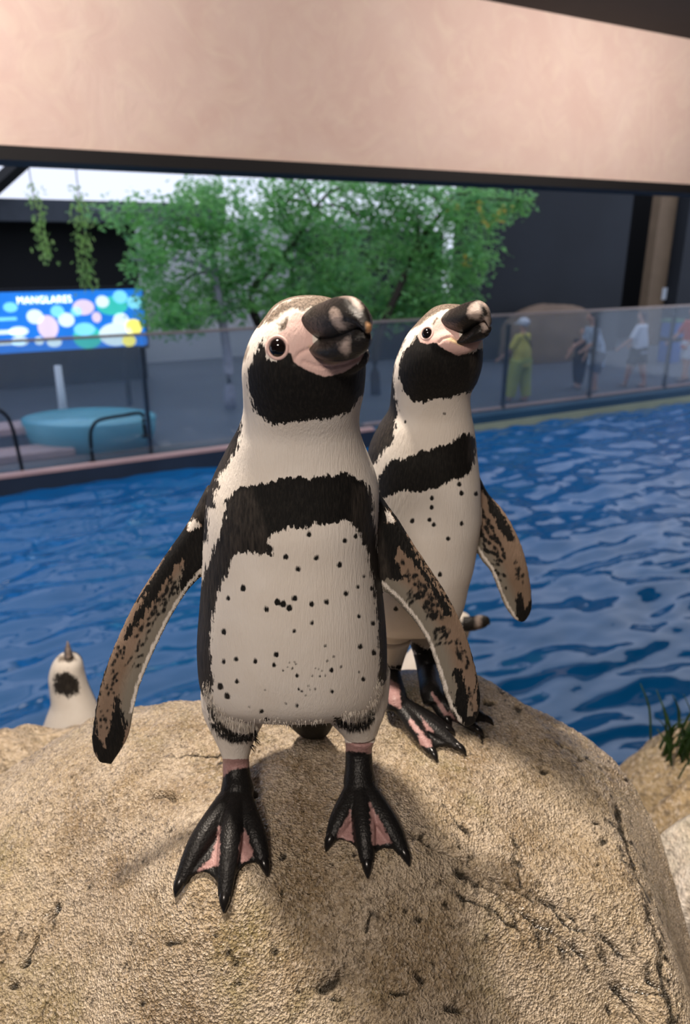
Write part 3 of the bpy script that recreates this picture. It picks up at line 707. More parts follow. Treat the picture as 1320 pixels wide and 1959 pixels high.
front = dict(crowny=628, ankle=[(380, 520, 1452), (630, 740, 1421)], folds=[(Z1([(605, 515), (612, 480), (640, 448), (690, 425), (750, 425), (780, 450)]), 1.6), (Z1([(660, 500), (740, 530), (830, 540), (930, 520), (1010, 480)]), .4)], voxel=.0016, scale=1.0, froot=1022,
  rows=[(571, 575, 618, .677, .012, .25), (577, 548, 640, .676, .028, .25), (590, 524, 662, .674, .039, .25), (612, 506, 680, .671, .046, .22), (643, 484, 692, .668, .050, .2),
        (676, 470, 698, .667, .052, .15), (710, 464, 700, .669, .053, .1), (752, 466, 696, .675, .052, .05), (785, 466, 689, .684, .051, 0), (815, 457, 688, .694, .053, 0), (843, 442, 694, .702, .058, 0),
        (873, 426, 706, .709, .064, 0), (904, 411, 718, .714, .070, 0), (935, 400, 725, .718, .076, 0), (980, 395, 723, .722, .083, 0), (1030, 392, 721, .727, .088, 0), (1077, 391, 724, .730, .092, 0),
        (1143, 386, 733, .735, .097, .02), (1210, 381, 739, .740, .099, .06), (1260, 382, 740, .744, .098, .12), (1300, 387, 736, .748, .095, .2), (1330, 398, 727, .752, .088, .3), (1352, 425, 705, .756, .070, .35), (1362, 470, 665, .758, .045, .4)],
  extra=[(PY(640, 680, .634), (.030, .020, .018), 20, 12), (PY(600, 655, .637), (.030, .018, .022), 20, 12)],
  flippers=[
   ([(398, 925), (380, 960), (357, 1003), (310, 1070), (265, 1140), (226, 1220), (196, 1300), (181, 1375), (177, 1425), (190, 1457)],
    [(425, 1010), (412, 1060), (388, 1088), (355, 1125), (321, 1180), (287, 1250), (263, 1310), (251, 1360), (240, 1412), (212, 1461)],
    [.735, .735, .735, .733, .730, .725, .720, .715, .712, .710], [.735, .735, .732, .728, .722, .716, .711, .708, .707, .709], [.016, .015, .013, .010, .008, .0065, .0055, .005, .0045, .003], (-.15, -1, .35)),
   ([(716, 925), (740, 962), (762, 992), (787, 1032), (816, 1076), (846, 1121), (871, 1166), (891, 1211), (906, 1260), (917, 1310), (919, 1350), (908, 1382)],
    [(700, 1010), (708, 1080), (728, 1112), (746, 1126), (766, 1146), (796, 1181), (821, 1221), (838, 1268), (850, 1308), (862, 1344), (878, 1376), (895, 1390)],
    [.735, .735, .734, .732, .730, .726, .722, .718, .714, .711, .709, .708], [.735, .733, .730, .727, .724, .720, .716, .712, .709, .707, .706, .707], [.016, .015, .013, .011, .010, .0085, .007, .006, .0055, .005, .0045, .003], (.15, -1, .35))],
  legs=[dict(leg=[(466, 1295, .752, .050), (452, 1350, .747, .042), (450, 1400, .744, .0275), (451, 1440, .742, .0175), (452, 1470, .742, .0160)], heel=(454, 1512), hr=.020, tr=.0138,
             toes=[(345, 1688), (430, 1716), (505, 1650)], hind=(492, 1522)),
        dict(leg=[(668, 1295, .758, .050), (680, 1348, .757, .040), (688, 1395, .757, .0235), (687, 1425, .757, .0170), (686, 1450, .757, .0165)], heel=(688, 1498), hr=.020, tr=.0138,
             toes=[(633, 1604), (702, 1652), (773, 1632)])],
  tail=[(590, 1345, .80, .045), (592, 1375, .825, .035), (598, 1400, .85, .022), (600, 1412, .87, .008)],
  black=[Z1([(418, 350), (375, 405), (345, 480), (312, 560), (308, 650), (330, 740), (370, 830), (440, 890), (500, 908), (580, 888), (650, 882), (700, 868), (760, 876), (850, 848), (930, 828), (980, 790), (1012, 735), (1075, 690), (1080, 440), (1040, 440), (1000, 490), (950, 530), (880, 560), (800, 570), (720, 550), (650, 515), (620, 480), (595, 440), (560, 430), (530, 460), (480, 495), (430, 465), (415, 400)]),
         Z3([(268, 292), (340, 225), (430, 200), (540, 182), (650, 155), (750, 165), (870, 145), (960, 135), (1060, 180), (1108, 230), (1122, 320), (1130, 420), (1150, 560), (1230, 800), (1260, 1100), (1240, 1350), (1175, 1360), (1150, 1340), (1158, 1180), (1150, 1060), (1138, 900), (1118, 740), (1092, 590), (1060, 515), (1010, 440), (960, 405), (890, 428), (800, 432), (740, 450), (650, 448), (580, 468), (535, 490), (515, 560), (545, 610), (480, 602), (420, 600), (350, 592), (308, 625), (292, 700), (255, 765), (228, 850), (205, 950), (192, 1050), (186, 1150), (192, 1250), (205, 1345), (185, 1410), (120, 1420), (60, 1200), (80, 900), (150, 720), (180, 640), (215, 545), (255, 440), (270, 360)]),
         Z3([(330, -20), (270, 70), (222, 150), (240, 215), (205, 240), (215, 335), (165, 330), (175, 420), (172, 520), (120, 560), (0, 500), (60, 250), (250, -60)]),
         Z1([(275, 850), (262, 985), (225, 1080), (180, 1150), (110, 1260), (40, 1300), (-60, 1300), (200, 820)]),
         Z3([(1150, 130), (1165, 220), (1190, 330), (1260, 330), (1230, 150)])],
  white=[Z3([(1190, 345), (1235, 400), (1240, 425), (1190, 410)])],
  soft=[Z3([(300, 250), (430, 220), (520, 500), (540, 610), (300, 640), (200, 1400), (60, 1400), (60, 900), (200, 600)]), Z3([(1010, 200), (1120, 220), (1260, 900), (1260, 1360), (1130, 1360), (1050, 540), (990, 420)]), Z3([(340, -40), (200, 380), (-100, 500), (-100, -40)]), Z1([(1000, 480), (1100, 460), (1080, 800), (990, 780)])],
  cuffs=[(Z3([(195, 1480), (225, 1560), (275, 1615), (345, 1652), (410, 1652), (455, 1630)]), 6.5), (Z3([(915, 1555), (960, 1580), (1010, 1590), (1075, 1560), (1120, 1515)]), 6.5)],
  crown=[Z1([(405, 262), (440, 208), (520, 133), (620, 95), (740, 80), (850, 105), (790, 150), (710, 165), (650, 178), (600, 160), (540, 188), (480, 235), (435, 258)]), Z1([(505, 270), (560, 215), (575, 250), (555, 300), (510, 305)]), Z1([(322, 330), (300, 480), (282, 500), (270, 420), (300, 340)])],
  pink=[Z1([(548, 300), (570, 230), (610, 190), (700, 205), (720, 260), (720, 380), (800, 400), (900, 440), (1045, 440), (1022, 500), (930, 560), (870, 582), (790, 595), (700, 562), (630, 525), (600, 505), (585, 450), (560, 440), (540, 470), (480, 488), (428, 455), (418, 390), (440, 340), (500, 330)])],
  yellow=[Z1([(690, 400), (730, 405), (780, 440), (800, 480), (870, 500), (940, 492), (860, 520), (790, 510), (740, 460)])],
  spots=[(p, r) for p, r in zip(Z3([(620, 620), (795, 625), (690, 690), (930, 665), (960, 525), (755, 490), (375, 800), (290, 855), (510, 920), (572, 880), (605, 890), (640, 912), (670, 858), (768, 890), (855, 880), (965, 830), (1035, 790), (770, 998), (670, 1045), (265, 1050), (1040, 960), (1048, 1135), (565, 1180), (555, 1240), (445, 1220), (335, 1205), (265, 1220), (340, 1335), (245, 1365), (285, 1420), (880, 1268), (685, 1300), (885, 1388), (1065, 1320), (480, 1505), (510, 1550), (685, 1475), (1070, 730), (1112, 800), (1120, 1000), (1125, 1170), (1020, 500), (1070, 540), (530, 575)]),
                           [4.8, 4.8, 5, 4.8, 4.5, 5, 5, 4.2, 5, 6, 6, 6, 5.4, 4.5, 4.5, 4.8, 3.5, 4.3, 4, 5, 3.5, 4.5, 4.6, 4, 4.6, 4, 4.6, 4.2, 6, 5.5, 3.8, 3, 4.2, 4.2, 4, 4, 2.6, 3, 4, 4, 5, 4, 4.5, 6])]
        +[((x, y), 1.7) for x, y in Z3([(845, 1130), (640, 1225), (670, 1220), (632, 1250), (605, 1270), (680, 1232), (790, 1256), (808, 1262), (826, 1272), (770, 1300), (815, 1302), (845, 1300), (750, 1360), (760, 1378), (790, 1375), (695, 1378), (712, 1388), (735, 1412), (895, 1190), (860, 1215), (1040, 1280), (500, 1382), (620, 1460), (410, 1478), (940, 1250), (660, 1258)])],
  fblack=[[(440, 900), (372, 985), (345, 1040), (330, 1075), (352, 1062), (368, 1068), (362, 1100), (340, 1135), (372, 1115), (430, 1060)], [(690, 900), (745, 950), (795, 1050), (765, 1050), (755, 1070), (775, 1110), (700, 1110)], Z5([(880, 60), (700, 260), (560, 520), (430, 720), (395, 770), (440, 735), (480, 700), (400, 850), (330, 960), (320, 1020), (345, 1030), (395, 960), (470, 840), (545, 720), (640, 560), (700, 480), (735, 480), (715, 560), (690, 640), (660, 710), (720, 680), (820, 590), (870, 520), (960, 400), (1000, 200), (960, 60)]),
          Z5([(260, 1000), (160, 1300), (85, 1500), (80, 1750), (150, 1920), (260, 1900), (330, 1700), (330, 1620), (280, 1420), (240, 1440), (240, 1560), (200, 1680), (180, 1800), (140, 1700), (120, 1560), (150, 1400), (200, 1200)]),
          Z6([(150, 200), (215, 240), (280, 400), (380, 560), (370, 580), (400, 620), (470, 720), (560, 850), (600, 930), (605, 980), (560, 970), (510, 880), (440, 740), (370, 640), (330, 590), (290, 545), (230, 515), (225, 570), (245, 640), (300, 740), (200, 720), (130, 700), (90, 600), (60, 300)]),
          Z6([(380, 560), (470, 680), (570, 820), (620, 900), (600, 900), (550, 810), (460, 690)]),
          Z6([(620, 1330), (670, 1330), (700, 1430), (720, 1560), (720, 1640), (760, 1640), (785, 1560), (770, 1350), (740, 1200), (790, 1200), (840, 1500), (800, 1720), (700, 1720), (640, 1640), (610, 1560), (640, 1480)])],
  fwhite=[Z5([(800, 180), (835, 210), (840, 250), (800, 285), (760, 270), (765, 220)]), Z6([(170, 250), (200, 290), (228, 340), (220, 358), (170, 340), (160, 290)])],
  trail=[([(388, 1088), (355, 1125), (321, 1180), (287, 1250), (263, 1310), (251, 1362)], 3.0), ([(728, 1112), (766, 1146), (796, 1181), (821, 1221), (838, 1268), (850, 1308), (862, 1344), (880, 1378)], 3.0)],
  fspots=seg_spots(Z5([(650, 560), (700, 640), (640, 760), (560, 880), (480, 900), (540, 760)]), 26, 1, 7, 3.2, 2.1)+seg_spots(Z5([(500, 850), (560, 900), (460, 1080), (400, 1260), (330, 1240), (400, 1000)]), 20, 2, 6, 3, 2.1)
        +seg_spots(Z5([(340, 1020), (300, 1200), (260, 1420), (170, 1420), (220, 1200), (280, 1040)]), 26, 3, 3.5, 2.4, 2.0)+seg_spots(Z5([(140, 1500), (210, 1500), (190, 1780), (150, 1780)]), 12, 4, 3, 2.2, 1.9)
        +seg_spots(Z6([(260, 590), (330, 640), (440, 780), (540, 930), (540, 990), (440, 960), (380, 820), (300, 720)]), 46, 5, 5.5, 2.8, 1.2)+seg_spots(Z6([(270, 820), (360, 800), (400, 850), (330, 900)]), 8, 6, 8, 3.2, -.6)
        +seg_spots(Z6([(430, 850), (520, 900), (600, 1080), (600, 1200), (520, 1180), (450, 1020)]), 24, 7, 7, 3.6, -.9)+seg_spots(Z6([(630, 1090), (700, 1200), (740, 1350), (690, 1300), (630, 1220)]), 22, 8, 4.6, 2.4, 1.4)+seg_spots(Z6([(720, 1450), (765, 1450), (750, 1620), (720, 1620)]), 12, 9, 3.4, 2.4, 1.5),
  webs=[[(420, 1580), (405, 1640), (375, 1668), (420, 1655)], [(468, 1585), (486, 1640), (462, 1650), (458, 1620)], [(670, 1550), (676, 1610), (645, 1600), (660, 1570)], [(706, 1535), (722, 1560), (750, 1612), (712, 1618)],
        [(415, 1446), (485, 1444), (486, 1466), (440, 1474), (420, 1490)], [(655, 1415), (725, 1418), (722, 1442), (655, 1436)]],
  eye=(530, 665, 17.5), headc=(582, 670, .668), headaxis=(.5, -.8, .3),
  bill_u=[(588, 594, 570, 638, .640), (622, 578, 606, 648, .624), (650, 566, 640, 652, .606), (678, 567, 672, 640, .590), (698, 590, 692, 630, .578), (708, 622, 703, 642, .570)], bw_u=[.012, .0145, .0145, .0125, .009, .003],
  bill_l=[(606, 642, 614, 676, .632), (625, 642, 630, 688, .616), (647, 638, 652, 692, .604), (670, 626, 680, 686, .592), (688, 616, 698, 672, .583), (700, 626, 705, 652, .577)], bw_l=[.012, .015, .0145, .0120, .0085, .003],
  pale=[Z1([(850, 150), (890, 190), (905, 260), (965, 275), (900, 305), (850, 270), (825, 200)]), Z1([(900, 70), (1000, 90), (1040, 160), (1020, 180), (960, 110), (900, 90)]), Z1([(885, 390), (945, 350), (960, 425), (935, 470), (900, 440)])],  # second patch is a highlight painted along the top of the bill
  tip=[Z1([(1055, 250), (1100, 270), (1100, 330), (1060, 320)])])
front_peng, front_bv = build_penguin('humboldt_penguin', 'larger penguin with spotted white belly standing in front on the boulder', front)

rear = dict(crowny=626, ankle=[(700, 780, 1290), (780, 860, 1252)], folds=[(Z2([(555, 400), (580, 375), (625, 362), (670, 385)]), 1.2)], voxel=.0019, scale=.72, froot=935,
  rows=[(585, 845, 868, .925, .012, .25), (590, 828, 888, .924, .028, .25), (600, 815, 903, .922, .039, .25), (616, 799, 914, .919, .046, .22), (640, 779, 920, .916, .050, .2), (668, 765, 922, .915, .053, .15), (697, 755, 921, .918, .054, .1),
        (727, 750, 912, .926, .053, .05), (752, 748, 899, .936, .052, 0), (785, 744, 900, .948, .055, 0), (813, 727, 905, .956, .062, 0), (842, 712, 909, .962, .069, 0), (866, 704, 911, .966, .075, 0), (914, 694, 916, .972, .084, 0), (957, 690, 917, .977, .090, 0), (991, 688, 917, .98, .093, 0),
        (1029, 684, 911, .984, .096, .0), (1072, 680, 904, .988, .098, .04), (1110, 680, 894, .992, .096, .08), (1150, 686, 886, .996, .09, .15), (1185, 696, 872, 1.0, .08, .25), (1205, 715, 852, 1.002, .062, .32), (1215, 745, 825, 1.004, .04, .4)],
  extra=[(PY(868, 655, .872), (.030, .018, .017), 20, 12)],
  flippers=[([(902, 880), (917, 911), (934, 943), (960, 972), (983, 1010), (1000, 1050), (1011, 1094), (1017, 1138), (1016, 1168), (1005, 1187)],
             [(890, 960), (895, 1015), (909, 1038), (924, 1064), (942, 1087), (956, 1122), (970, 1156), (980, 1174), (988, 1184), (998, 1190)],
             [.985, .985, .985, .982, .978, .973, .968, .965, .963, .962], [.985, .982, .978, .973, .968, .964, .962, .961, .961, .962], [.014, .013, .012, .010, .0085, .007, .006, .005, .0045, .003], (.2, -1, .35)),
            ([(705, 880), (690, 920), (670, 965), (650, 1010), (632, 1060), (622, 1105), (620, 1140)], [(720, 960), (705, 1015), (690, 1040), (672, 1070), (655, 1100), (642, 1130), (630, 1146)],
             [.985, .99, 1.0, 1.0, 1.0, 1.0, 1.0], [.985, .99, 1.0, 1.0, 1.0, 1.0, 1.0], [.014, .013, .011, .009, .007, .006, .003], (-.2, -1, .35))],
  legs=[dict(leg=[(752, 1170, 1.0, .040), (752, 1215, 1.0, .030), (750, 1255, 1.0, .020), (746, 1285, 1.0, .0165), (745, 1300, 1.0, .0165)], heel=(757, 1342), hr=.017, tr=.0115, toes=[(827, 1440), (878, 1430), (856, 1394)]),
        dict(leg=[(812, 1180, 1.02, .036), (812, 1220, 1.03, .026), (814, 1250, 1.03, .0195), (817, 1280, 1.02, .0165), (820, 1300, 1.01, .0165)], heel=(826, 1328), hr=.017, tr=.0115, toes=[(855, 1376), (912, 1396), (930, 1376)])],
  tail=[(790, 1200, 1.06, .04), (800, 1220, 1.09, .03), (815, 1236, 1.12, .018), (822, 1242, 1.13, .006)],
  black=[Z2([(408, 350), (370, 405), (322, 460), (292, 540), (290, 640), (320, 720), (370, 788), (450, 800), (540, 772), (620, 770), (700, 742), (765, 730), (880, 640), (880, 430), (835, 440), (760, 470), (690, 455), (620, 430), (575, 405), (530, 380), (490, 390), (430, 385)]),
         Z2([(150, 1295), (230, 1182), (330, 1170), (440, 1122), (500, 1112), (560, 1082), (640, 1070), (700, 1012), (760, 1000), (800, 1040), (800, 1150), (772, 1250), (740, 1290), (640, 1322), (560, 1360), (500, 1372), (440, 1400), (330, 1382), (230, 1420), (150, 1440)]),
         Z2([(330, 380), (262, 520), (255, 640), (262, 760), (285, 850), (258, 960), (262, 1050), (185, 1120), (140, 1200), (40, 1240), (40, 900), (190, 800), (230, 500), (300, 370)])],
  soft=[Z2([(250, 800), (270, 1060), (150, 1220), (0, 1240), (0, 900)]), Z2([(760, 480), (880, 460), (880, 700), (760, 740)]), Z2([(740, 1000), (800, 1000), (800, 1200), (750, 1200)])],
  cuffs=[([(740, 1276), (752, 1284), (766, 1276)], 5), ([(792, 1238), (815, 1250), (835, 1246)], 8)],
  crown=[Z2([(355, 325), (400, 260), (480, 195), (580, 140), (740, 140), (720, 168), (640, 185), (570, 188), (490, 235), (430, 285), (395, 300)]), Z2([(505, 280), (540, 225), (555, 240), (530, 290)])],
  pink=[Z2([(500, 320), (545, 245), (600, 225), (680, 240), (690, 360), (760, 380), (845, 370), (810, 440), (740, 475), (680, 488), (620, 460), (570, 432), (540, 405), (520, 400), (480, 412), (430, 398), (412, 350), (440, 310)])],
  yellow=[Z2([(590, 375), (640, 360), (680, 385), (700, 400), (760, 402), (700, 425), (640, 400)])],
  spots=[(p, 4.2) for p in Z6([(475, 190), (475, 250), (345, 340), (460, 335), (490, 365), (675, 360), (585, 460), (675, 155), (660, 95), (530, 700), (235, 930), (770, 160)])]+[(p, 2.6) for p in Z2([(590, 875), (330, 930), (270, 970), (265, 900)])],
  fblack=[Z6([(770, 20), (800, 120), (850, 200), (860, 260), (930, 400), (980, 470), (1020, 480), (1030, 440), (960, 310), (900, 220), (860, 150), (830, 80), (800, 20)]), Z6([(1050, 820), (1035, 900), (1040, 1000), (1080, 1030), (1130, 980), (1160, 900), (1150, 800), (1135, 880), (1100, 930), (1080, 860), (1070, 820)]), [(600, 860), (710, 860), (700, 1000), (640, 1150), (600, 1150)]],
  trail=[([(909, 1038), (924, 1064), (942, 1087), (956, 1122), (970, 1156), (988, 1184)], 2.4)],
  fspots=seg_spots(Z6([(790, 240), (830, 280), (900, 400), (960, 560), (1000, 620), (900, 620), (830, 540), (790, 420)]), 40, 21, 7, 3.2, .9)+seg_spots(Z6([(1010, 600), (1090, 620), (1100, 760), (1040, 740)]), 18, 22, 3.5, 1.8, 1.6)+seg_spots(Z6([(900, 560), (960, 640), (980, 800), (930, 760), (880, 640)]), 10, 23, 5, 2.4, .6),
  webs=[Z6([(380, 1770), (470, 1800), (480, 1860), (400, 1840)]), Z6([(330, 1650), (480, 1830), (440, 1830), (320, 1690)]), Z6([(400, 1640), (500, 1760), (440, 1740)]), Z6([(480, 1480), (600, 1640), (560, 1640), (470, 1500)]), Z6([(170, 1380), (260, 1440), (270, 1600), (190, 1560)]), Z6([(590, 1600), (650, 1680), (610, 1660)])],
  eye=(816, 637, 10.5), headc=(843, 655, .917), headaxis=(.75, -.6, .35),
  bill_u=[(862, 592, 858, 634, .885), (878, 586, 872, 636, .872), (895, 577, 892, 636, .858), (915, 573, 912, 622, .846), (932, 586, 929, 616, .838), (940, 612, 937, 632, .834)], bw_u=[.016, .017, .016, .0135, .009, .003],
  bill_l=[(862, 626, 872, 652, .880), (880, 634, 888, 654, .868), (898, 632, 906, 654, .857), (915, 616, 922, 651, .848), (928, 612, 933, 643, .842), (936, 624, 937, 638, .838)], bw_l=[.015, .016, .015, .0125, .0085, .003],
  pale=[Z2([(760, 150), (820, 130), (840, 200), (820, 250), (760, 240), (745, 210)]), Z2([(810, 115), (870, 130), (900, 190), (880, 190), (840, 140)]), Z2([(830, 250), (890, 220), (890, 300), (850, 330)])],
  tip=[])
rear_peng, rear_bv = build_penguin('humboldt_penguin', 'smaller penguin with tilted raised bill standing behind the spotted one on the boulder', rear)
# ================================================================== trees beyond the glass
def leaf_material(name, a, bcol, c3, gloss=.3):
    b = MatB(name); v = b.coord(); oi = b.new('ShaderNodeObjectInfo'); n = b.noise(v, 2.3, 3, .6); n2 = b.noise(v, 11, 2)
    c = b.mix(b.rng(n, .35, .65), a, bcol); c = b.mix(b.rng(n2, .5, .75, 0, .8), c, c3)
    b.set('Base Color', c); b.set('Roughness', gloss); b.set('Specular IOR Level', .7)
    t = b.new('ShaderNodeBsdfTranslucent'); b.l.new(b.mix(.5, c, (.45, .85, .30, 1)), t.inputs[0])
    m = b.new('ShaderNodeMixShader'); m.inputs[0].default_value = .5; b.l.new(b.p.outputs[0], m.inputs[1]); b.l.new(t.outputs[0], m.inputs[2]); b.l.new(m.outputs[0], b.out.inputs[0])
    return b.m
M_LEAF = leaf_material('mangrove_leaf', srgb(84, 152, 112), srgb(128, 194, 100), srgb(182, 220, 150), .2)
M_BARKP = plain('pale_bark', srgb(168, 166, 182), .8, .3, 9, .3); M_BARKD = plain('dark_bark', srgb(52, 44, 36), .8, .3, 9, .3)
LV = np.array([(0, 0, 0), (.32, .22, .05), (.70, .19, .06), (1, 0, -.04), (.70, -.19, .06), (.32, -.22, .05), (.5, 0, 0.0)], float)
LF = [(0, 6, 1), (1, 6, 2), (2, 6, 3), (3, 6, 4), (4, 6, 5), (5, 6, 0)]
leaf_me = mesh_from('leaf', LV*np.array([1, 1, 1]), LF, False)
def rand_rots(n, r, droop=.2):
    az = r.random(n)*2*math.pi; el = r.normal(-droop, .45, n); ro = r.normal(0, .6, n)
    d = np.stack([np.cos(az)*np.cos(el), np.sin(az)*np.cos(el), np.sin(el)], 1)
    s = np.cross(d, [0, 0, 1.0]); s /= np.linalg.norm(s, axis=1)[:, None]+1e-9; u = np.cross(s, d)
    c, q = np.cos(ro)[:, None], np.sin(ro)[:, None]
    return d, s*c+u*q, u*c-s*q
def leaf_cloud(name, pos, size, mat, parent, r, kind='stuff', droop=.2):
    n = len(pos); d, s, u = rand_rots(n, r, droop); sz = size*r.uniform(.7, 1.3, n)
    V = pos[:, None, :]+sz[:, None, None]*(LV[None, :, 0:1]*d[:, None]+LV[None, :, 1:2]*s[:, None]+LV[None, :, 2:3]*u[:, None])
    F = (np.array(LF)[None]+np.arange(n)[:, None, None]*7).reshape(-1, 3)
    o = link(name, fast_mesh(name, V.reshape(-1, 3), F, False), mat, parent); o['kind'] = kind; return o
def tree(name, label, blobs, t0, trunk, nleaf, seed, bark, lsize=.115, group=None):
    r = np.random.default_rng(seed); base = PT(*trunk[0], t0); base[2] = ZF
    root = empty(name, base, label, 'tree', group)
    path = [base]+[PT(x, y, t0) for x, y in trunk[1:]]; path = np.array(path); path[0][:2] = path[1][:2]
    rad = np.linspace(.11, .04, len(path)); link('trunk', mesh_from('trunk', *tube(path, rad, 10, 4)), bark, root)
    area = np.array([b_[2]*b_[3] for b_ in blobs], float); area /= area.sum(); pos = []
    top = path[-1]
    for (cx, cy, ax, ay), w in zip(blobs, area):
        c = PT(cx, cy, t0+r.uniform(-.4, .4)); f = np.linalg.norm((c-CAM))/FPX; ex = np.array([ax*f, .55, ay*f])
        near = path[np.argmin(np.linalg.norm(path-c, axis=1))]
        br_o = link('branch', mesh_from('branch', *tube([near, near*.5+c*.5+(0, 0, .12), c, c+(c-near)*.25], [.035, .026, .016, .006], 7, 3)), bark, root)
        n = int(nleaf*w); k = max(5, n//26); cl = r.normal(size=(k, 3)); cl /= np.linalg.norm(cl, axis=1)[:, None]; cl *= r.random((k, 1))**.45
        cl = c+cl*ex; idx = r.integers(0, k, n); pos.append(cl[idx]+r.normal(size=(n, 3))*.11)
        for q in cl[:6]:
            link('twig', mesh_from('twig', *tube([c, (c+q)/2+(0, 0, .03), q], [.012, .008, .004], 5, 2)), bark, br_o)
    pos = np.vstack(pos); dist = np.linalg.norm(pos-CAM, axis=1); order = np.argsort(dist); nearest = order[:300]; rest = order[300:]
    leaf_cloud('foliage', pos[rest], lsize, M_LEAF, root, r)
    d, s, u = rand_rots(300, r); inv = parent_inv(root)
    for k, i in enumerate(nearest):
        o = bpy.data.objects.new('leaf', leaf_me); COL.objects.link(o); o.parent = root; o.matrix_parent_inverse = inv
        m = Matrix(((*[float(x) for x in (d[k][0], s[k][0], u[k][0])],), (*[float(x) for x in (d[k][1], s[k][1], u[k][1])],), (*[float(x) for x in (d[k][2], s[k][2], u[k][2])],)))
        o.matrix_basis = Matrix.LocRotScale(Vector(pos[i]), m.to_quaternion(), Vector((lsize*1.1,)*3))
    return root
leaf_me.materials.append(M_LEAF)
GT = 'mangrove trees behind the glass barrier'
tree('mangrove_tree', 'leafy mangrove tree with pale trunk next to the lit display', [(215, 405, 45, 20), (300, 420, 55, 45), (285, 500, 42, 45), (330, 560, 60, 45), (310, 605, 45, 25), (395, 440, 75, 70), (420, 530, 60, 60), (400, 372, 70, 28), (480, 470, 55, 70), (350, 600, 75, 30), (450, 590, 50, 30)], 2.6,
     [(442, 770), (436, 690), (425, 610), (410, 520), (405, 440)], 7800, 31, M_BARKP, group=GT)
tree('mangrove_tree', 'dense mangrove tree rising behind the larger penguin', [(540, 390, 75, 45), (560, 352, 75, 16), (670, 356, 80, 16), (590, 470, 85, 75), (640, 550, 85, 55), (530, 585, 75, 40), (680, 410, 85, 55), (720, 510, 75, 65), (600, 620, 60, 30), (690, 600, 90, 35), (560, 560, 80, 40)], 3.0,
     [(505, 760), (500, 640), (480, 560), (560, 470), (600, 400)], 9600, 32, M_BARKD, group=GT)
yt = tree('mangrove_tree', 'mangrove tree with yellowing leaves reaching over the dark wall', [(800, 410, 90, 55), (790, 364, 85, 16), (890, 372, 60, 14), (830, 490, 85, 55), (885, 540, 55, 24), (900, 410, 60, 45), (955, 400, 50, 30), (1000, 385, 35, 18), (770, 575, 65, 32), (910, 490, 45, 35), (810, 585, 90, 30), (870, 570, 60, 24)], 2.4,
     [(700, 760), (720, 660), (760, 560), (800, 470), (850, 400)], 8600, 33, M_BARKD, group=GT)

ry_ = np.random.default_rng(77); yp = np.vstack([PT(x, y, 1.75)+ry_.normal(size=(9, 3))*.05 for x, y in ((955, 412), (928, 424), (966, 402), (894, 500), (870, 392), (915, 395))])
leaf_cloud('yellow_leaves', yp, .12, leaf_material('yellowing_leaf', srgb(190, 150, 40), srgb(214, 176, 60), srgb(200, 130, 40), .4), yt, ry_)
# hanging vines in front of the fascia, from an overhead beam
structure(wbox('trim_6', -9, 12, 1.85, 2.15, 2.45, 2.6, M_DARKFRAME), 'dark overhead beam carrying the hanging vines', 'beam')
M_VINE = leaf_material('vine_leaf', srgb(112, 150, 64), srgb(156, 184, 92), srgb(196, 204, 136), .5)
def vine(label, x0, y0, x1, y1, wpx, seed, n, bare=0):
    r = np.random.default_rng(seed); t = 2.0; a = PT(x0, y0, t); e = PT(x1, y1, t); tp = np.array([a[0], a[1], 2.46]); f = np.linalg.norm(a-CAM)/FPX
    root = empty('hanging_vine', tp, label, 'vine', 'hanging vines')
    link('stem', mesh_from('stem', *tube([tp, a, (a+e)/2, e], [.008, .008, .007, .004], 6, 4)), M_BARKD, root)
    k = r.random(n)**.8; pos = a+np.outer(k, e-a)+r.normal(size=(n, 3))*np.array([wpx*f, .05, .03])
    leaf_cloud('leaves', pos, .075, M_VINE, root, r, droop=.8)
vine('short leafy vine hanging beside the white sky gap', 58, 340, 92, 500, 7, 41, 170)
vine('long leafy vine hanging above the lit display', 148, 350, 168, 552, 8, 42, 260)

# ================================================================== lit display board
def emis(name, col, k):
    b = MatB(name); v = b.coord(); n = b.noise(v, 4, 3)
    b.set('Base Color', col); b.set('Emission Color', b.mix(n, tuple(c*.75 for c in col[:3])+(1,), col)); b.set('Emission Strength', k); b.set('Roughness', .4); return b.m
E_BLUE = emis('lit_blue', srgb(30, 112, 205), 1.1); E_WHITE = emis('lit_white', srgb(214, 234, 242), 1.05); E_CYAN = emis('lit_cyan', srgb(120, 205, 232), 1.2); E_TEAL = emis('lit_teal', srgb(60, 188, 178), 1.0); E_YEL = emis('lit_yellow', srgb(240, 226, 110), 1.3); E_PINK = emis('lit_pale_pink', srgb(214, 196, 214), 1.1)
E_TEAL2 = emis('lit_steel_blue', srgb(70, 140, 190), .9)
TD = 3.6; board = empty('display_panel', W(SX(130, 660, TD), TD, ZF), 'backlit blue information panel with white lettering and coloured pictures', 'sign')
pz0, pz1 = PT(150, 668, TD)[2], PT(150, 556, TD)[2]; s0_, s1_ = SX(-140, 600, TD), SX(276, 600, TD)
wbox('screen', s0_, s1_, TD, TD+.12, pz0, pz1, E_BLUE, board); wbox('frame', s0_-.05, s1_+.05, TD+.05, TD+.2, pz0-.06, pz1+.05, M_DARKFRAME, board)
for sx_ in (s0_+.4, s1_-.4): wbox('leg', sx_-.04, sx_+.04, TD+.06, TD+.16, ZF, pz0-.05, M_DARKFRAME, board)
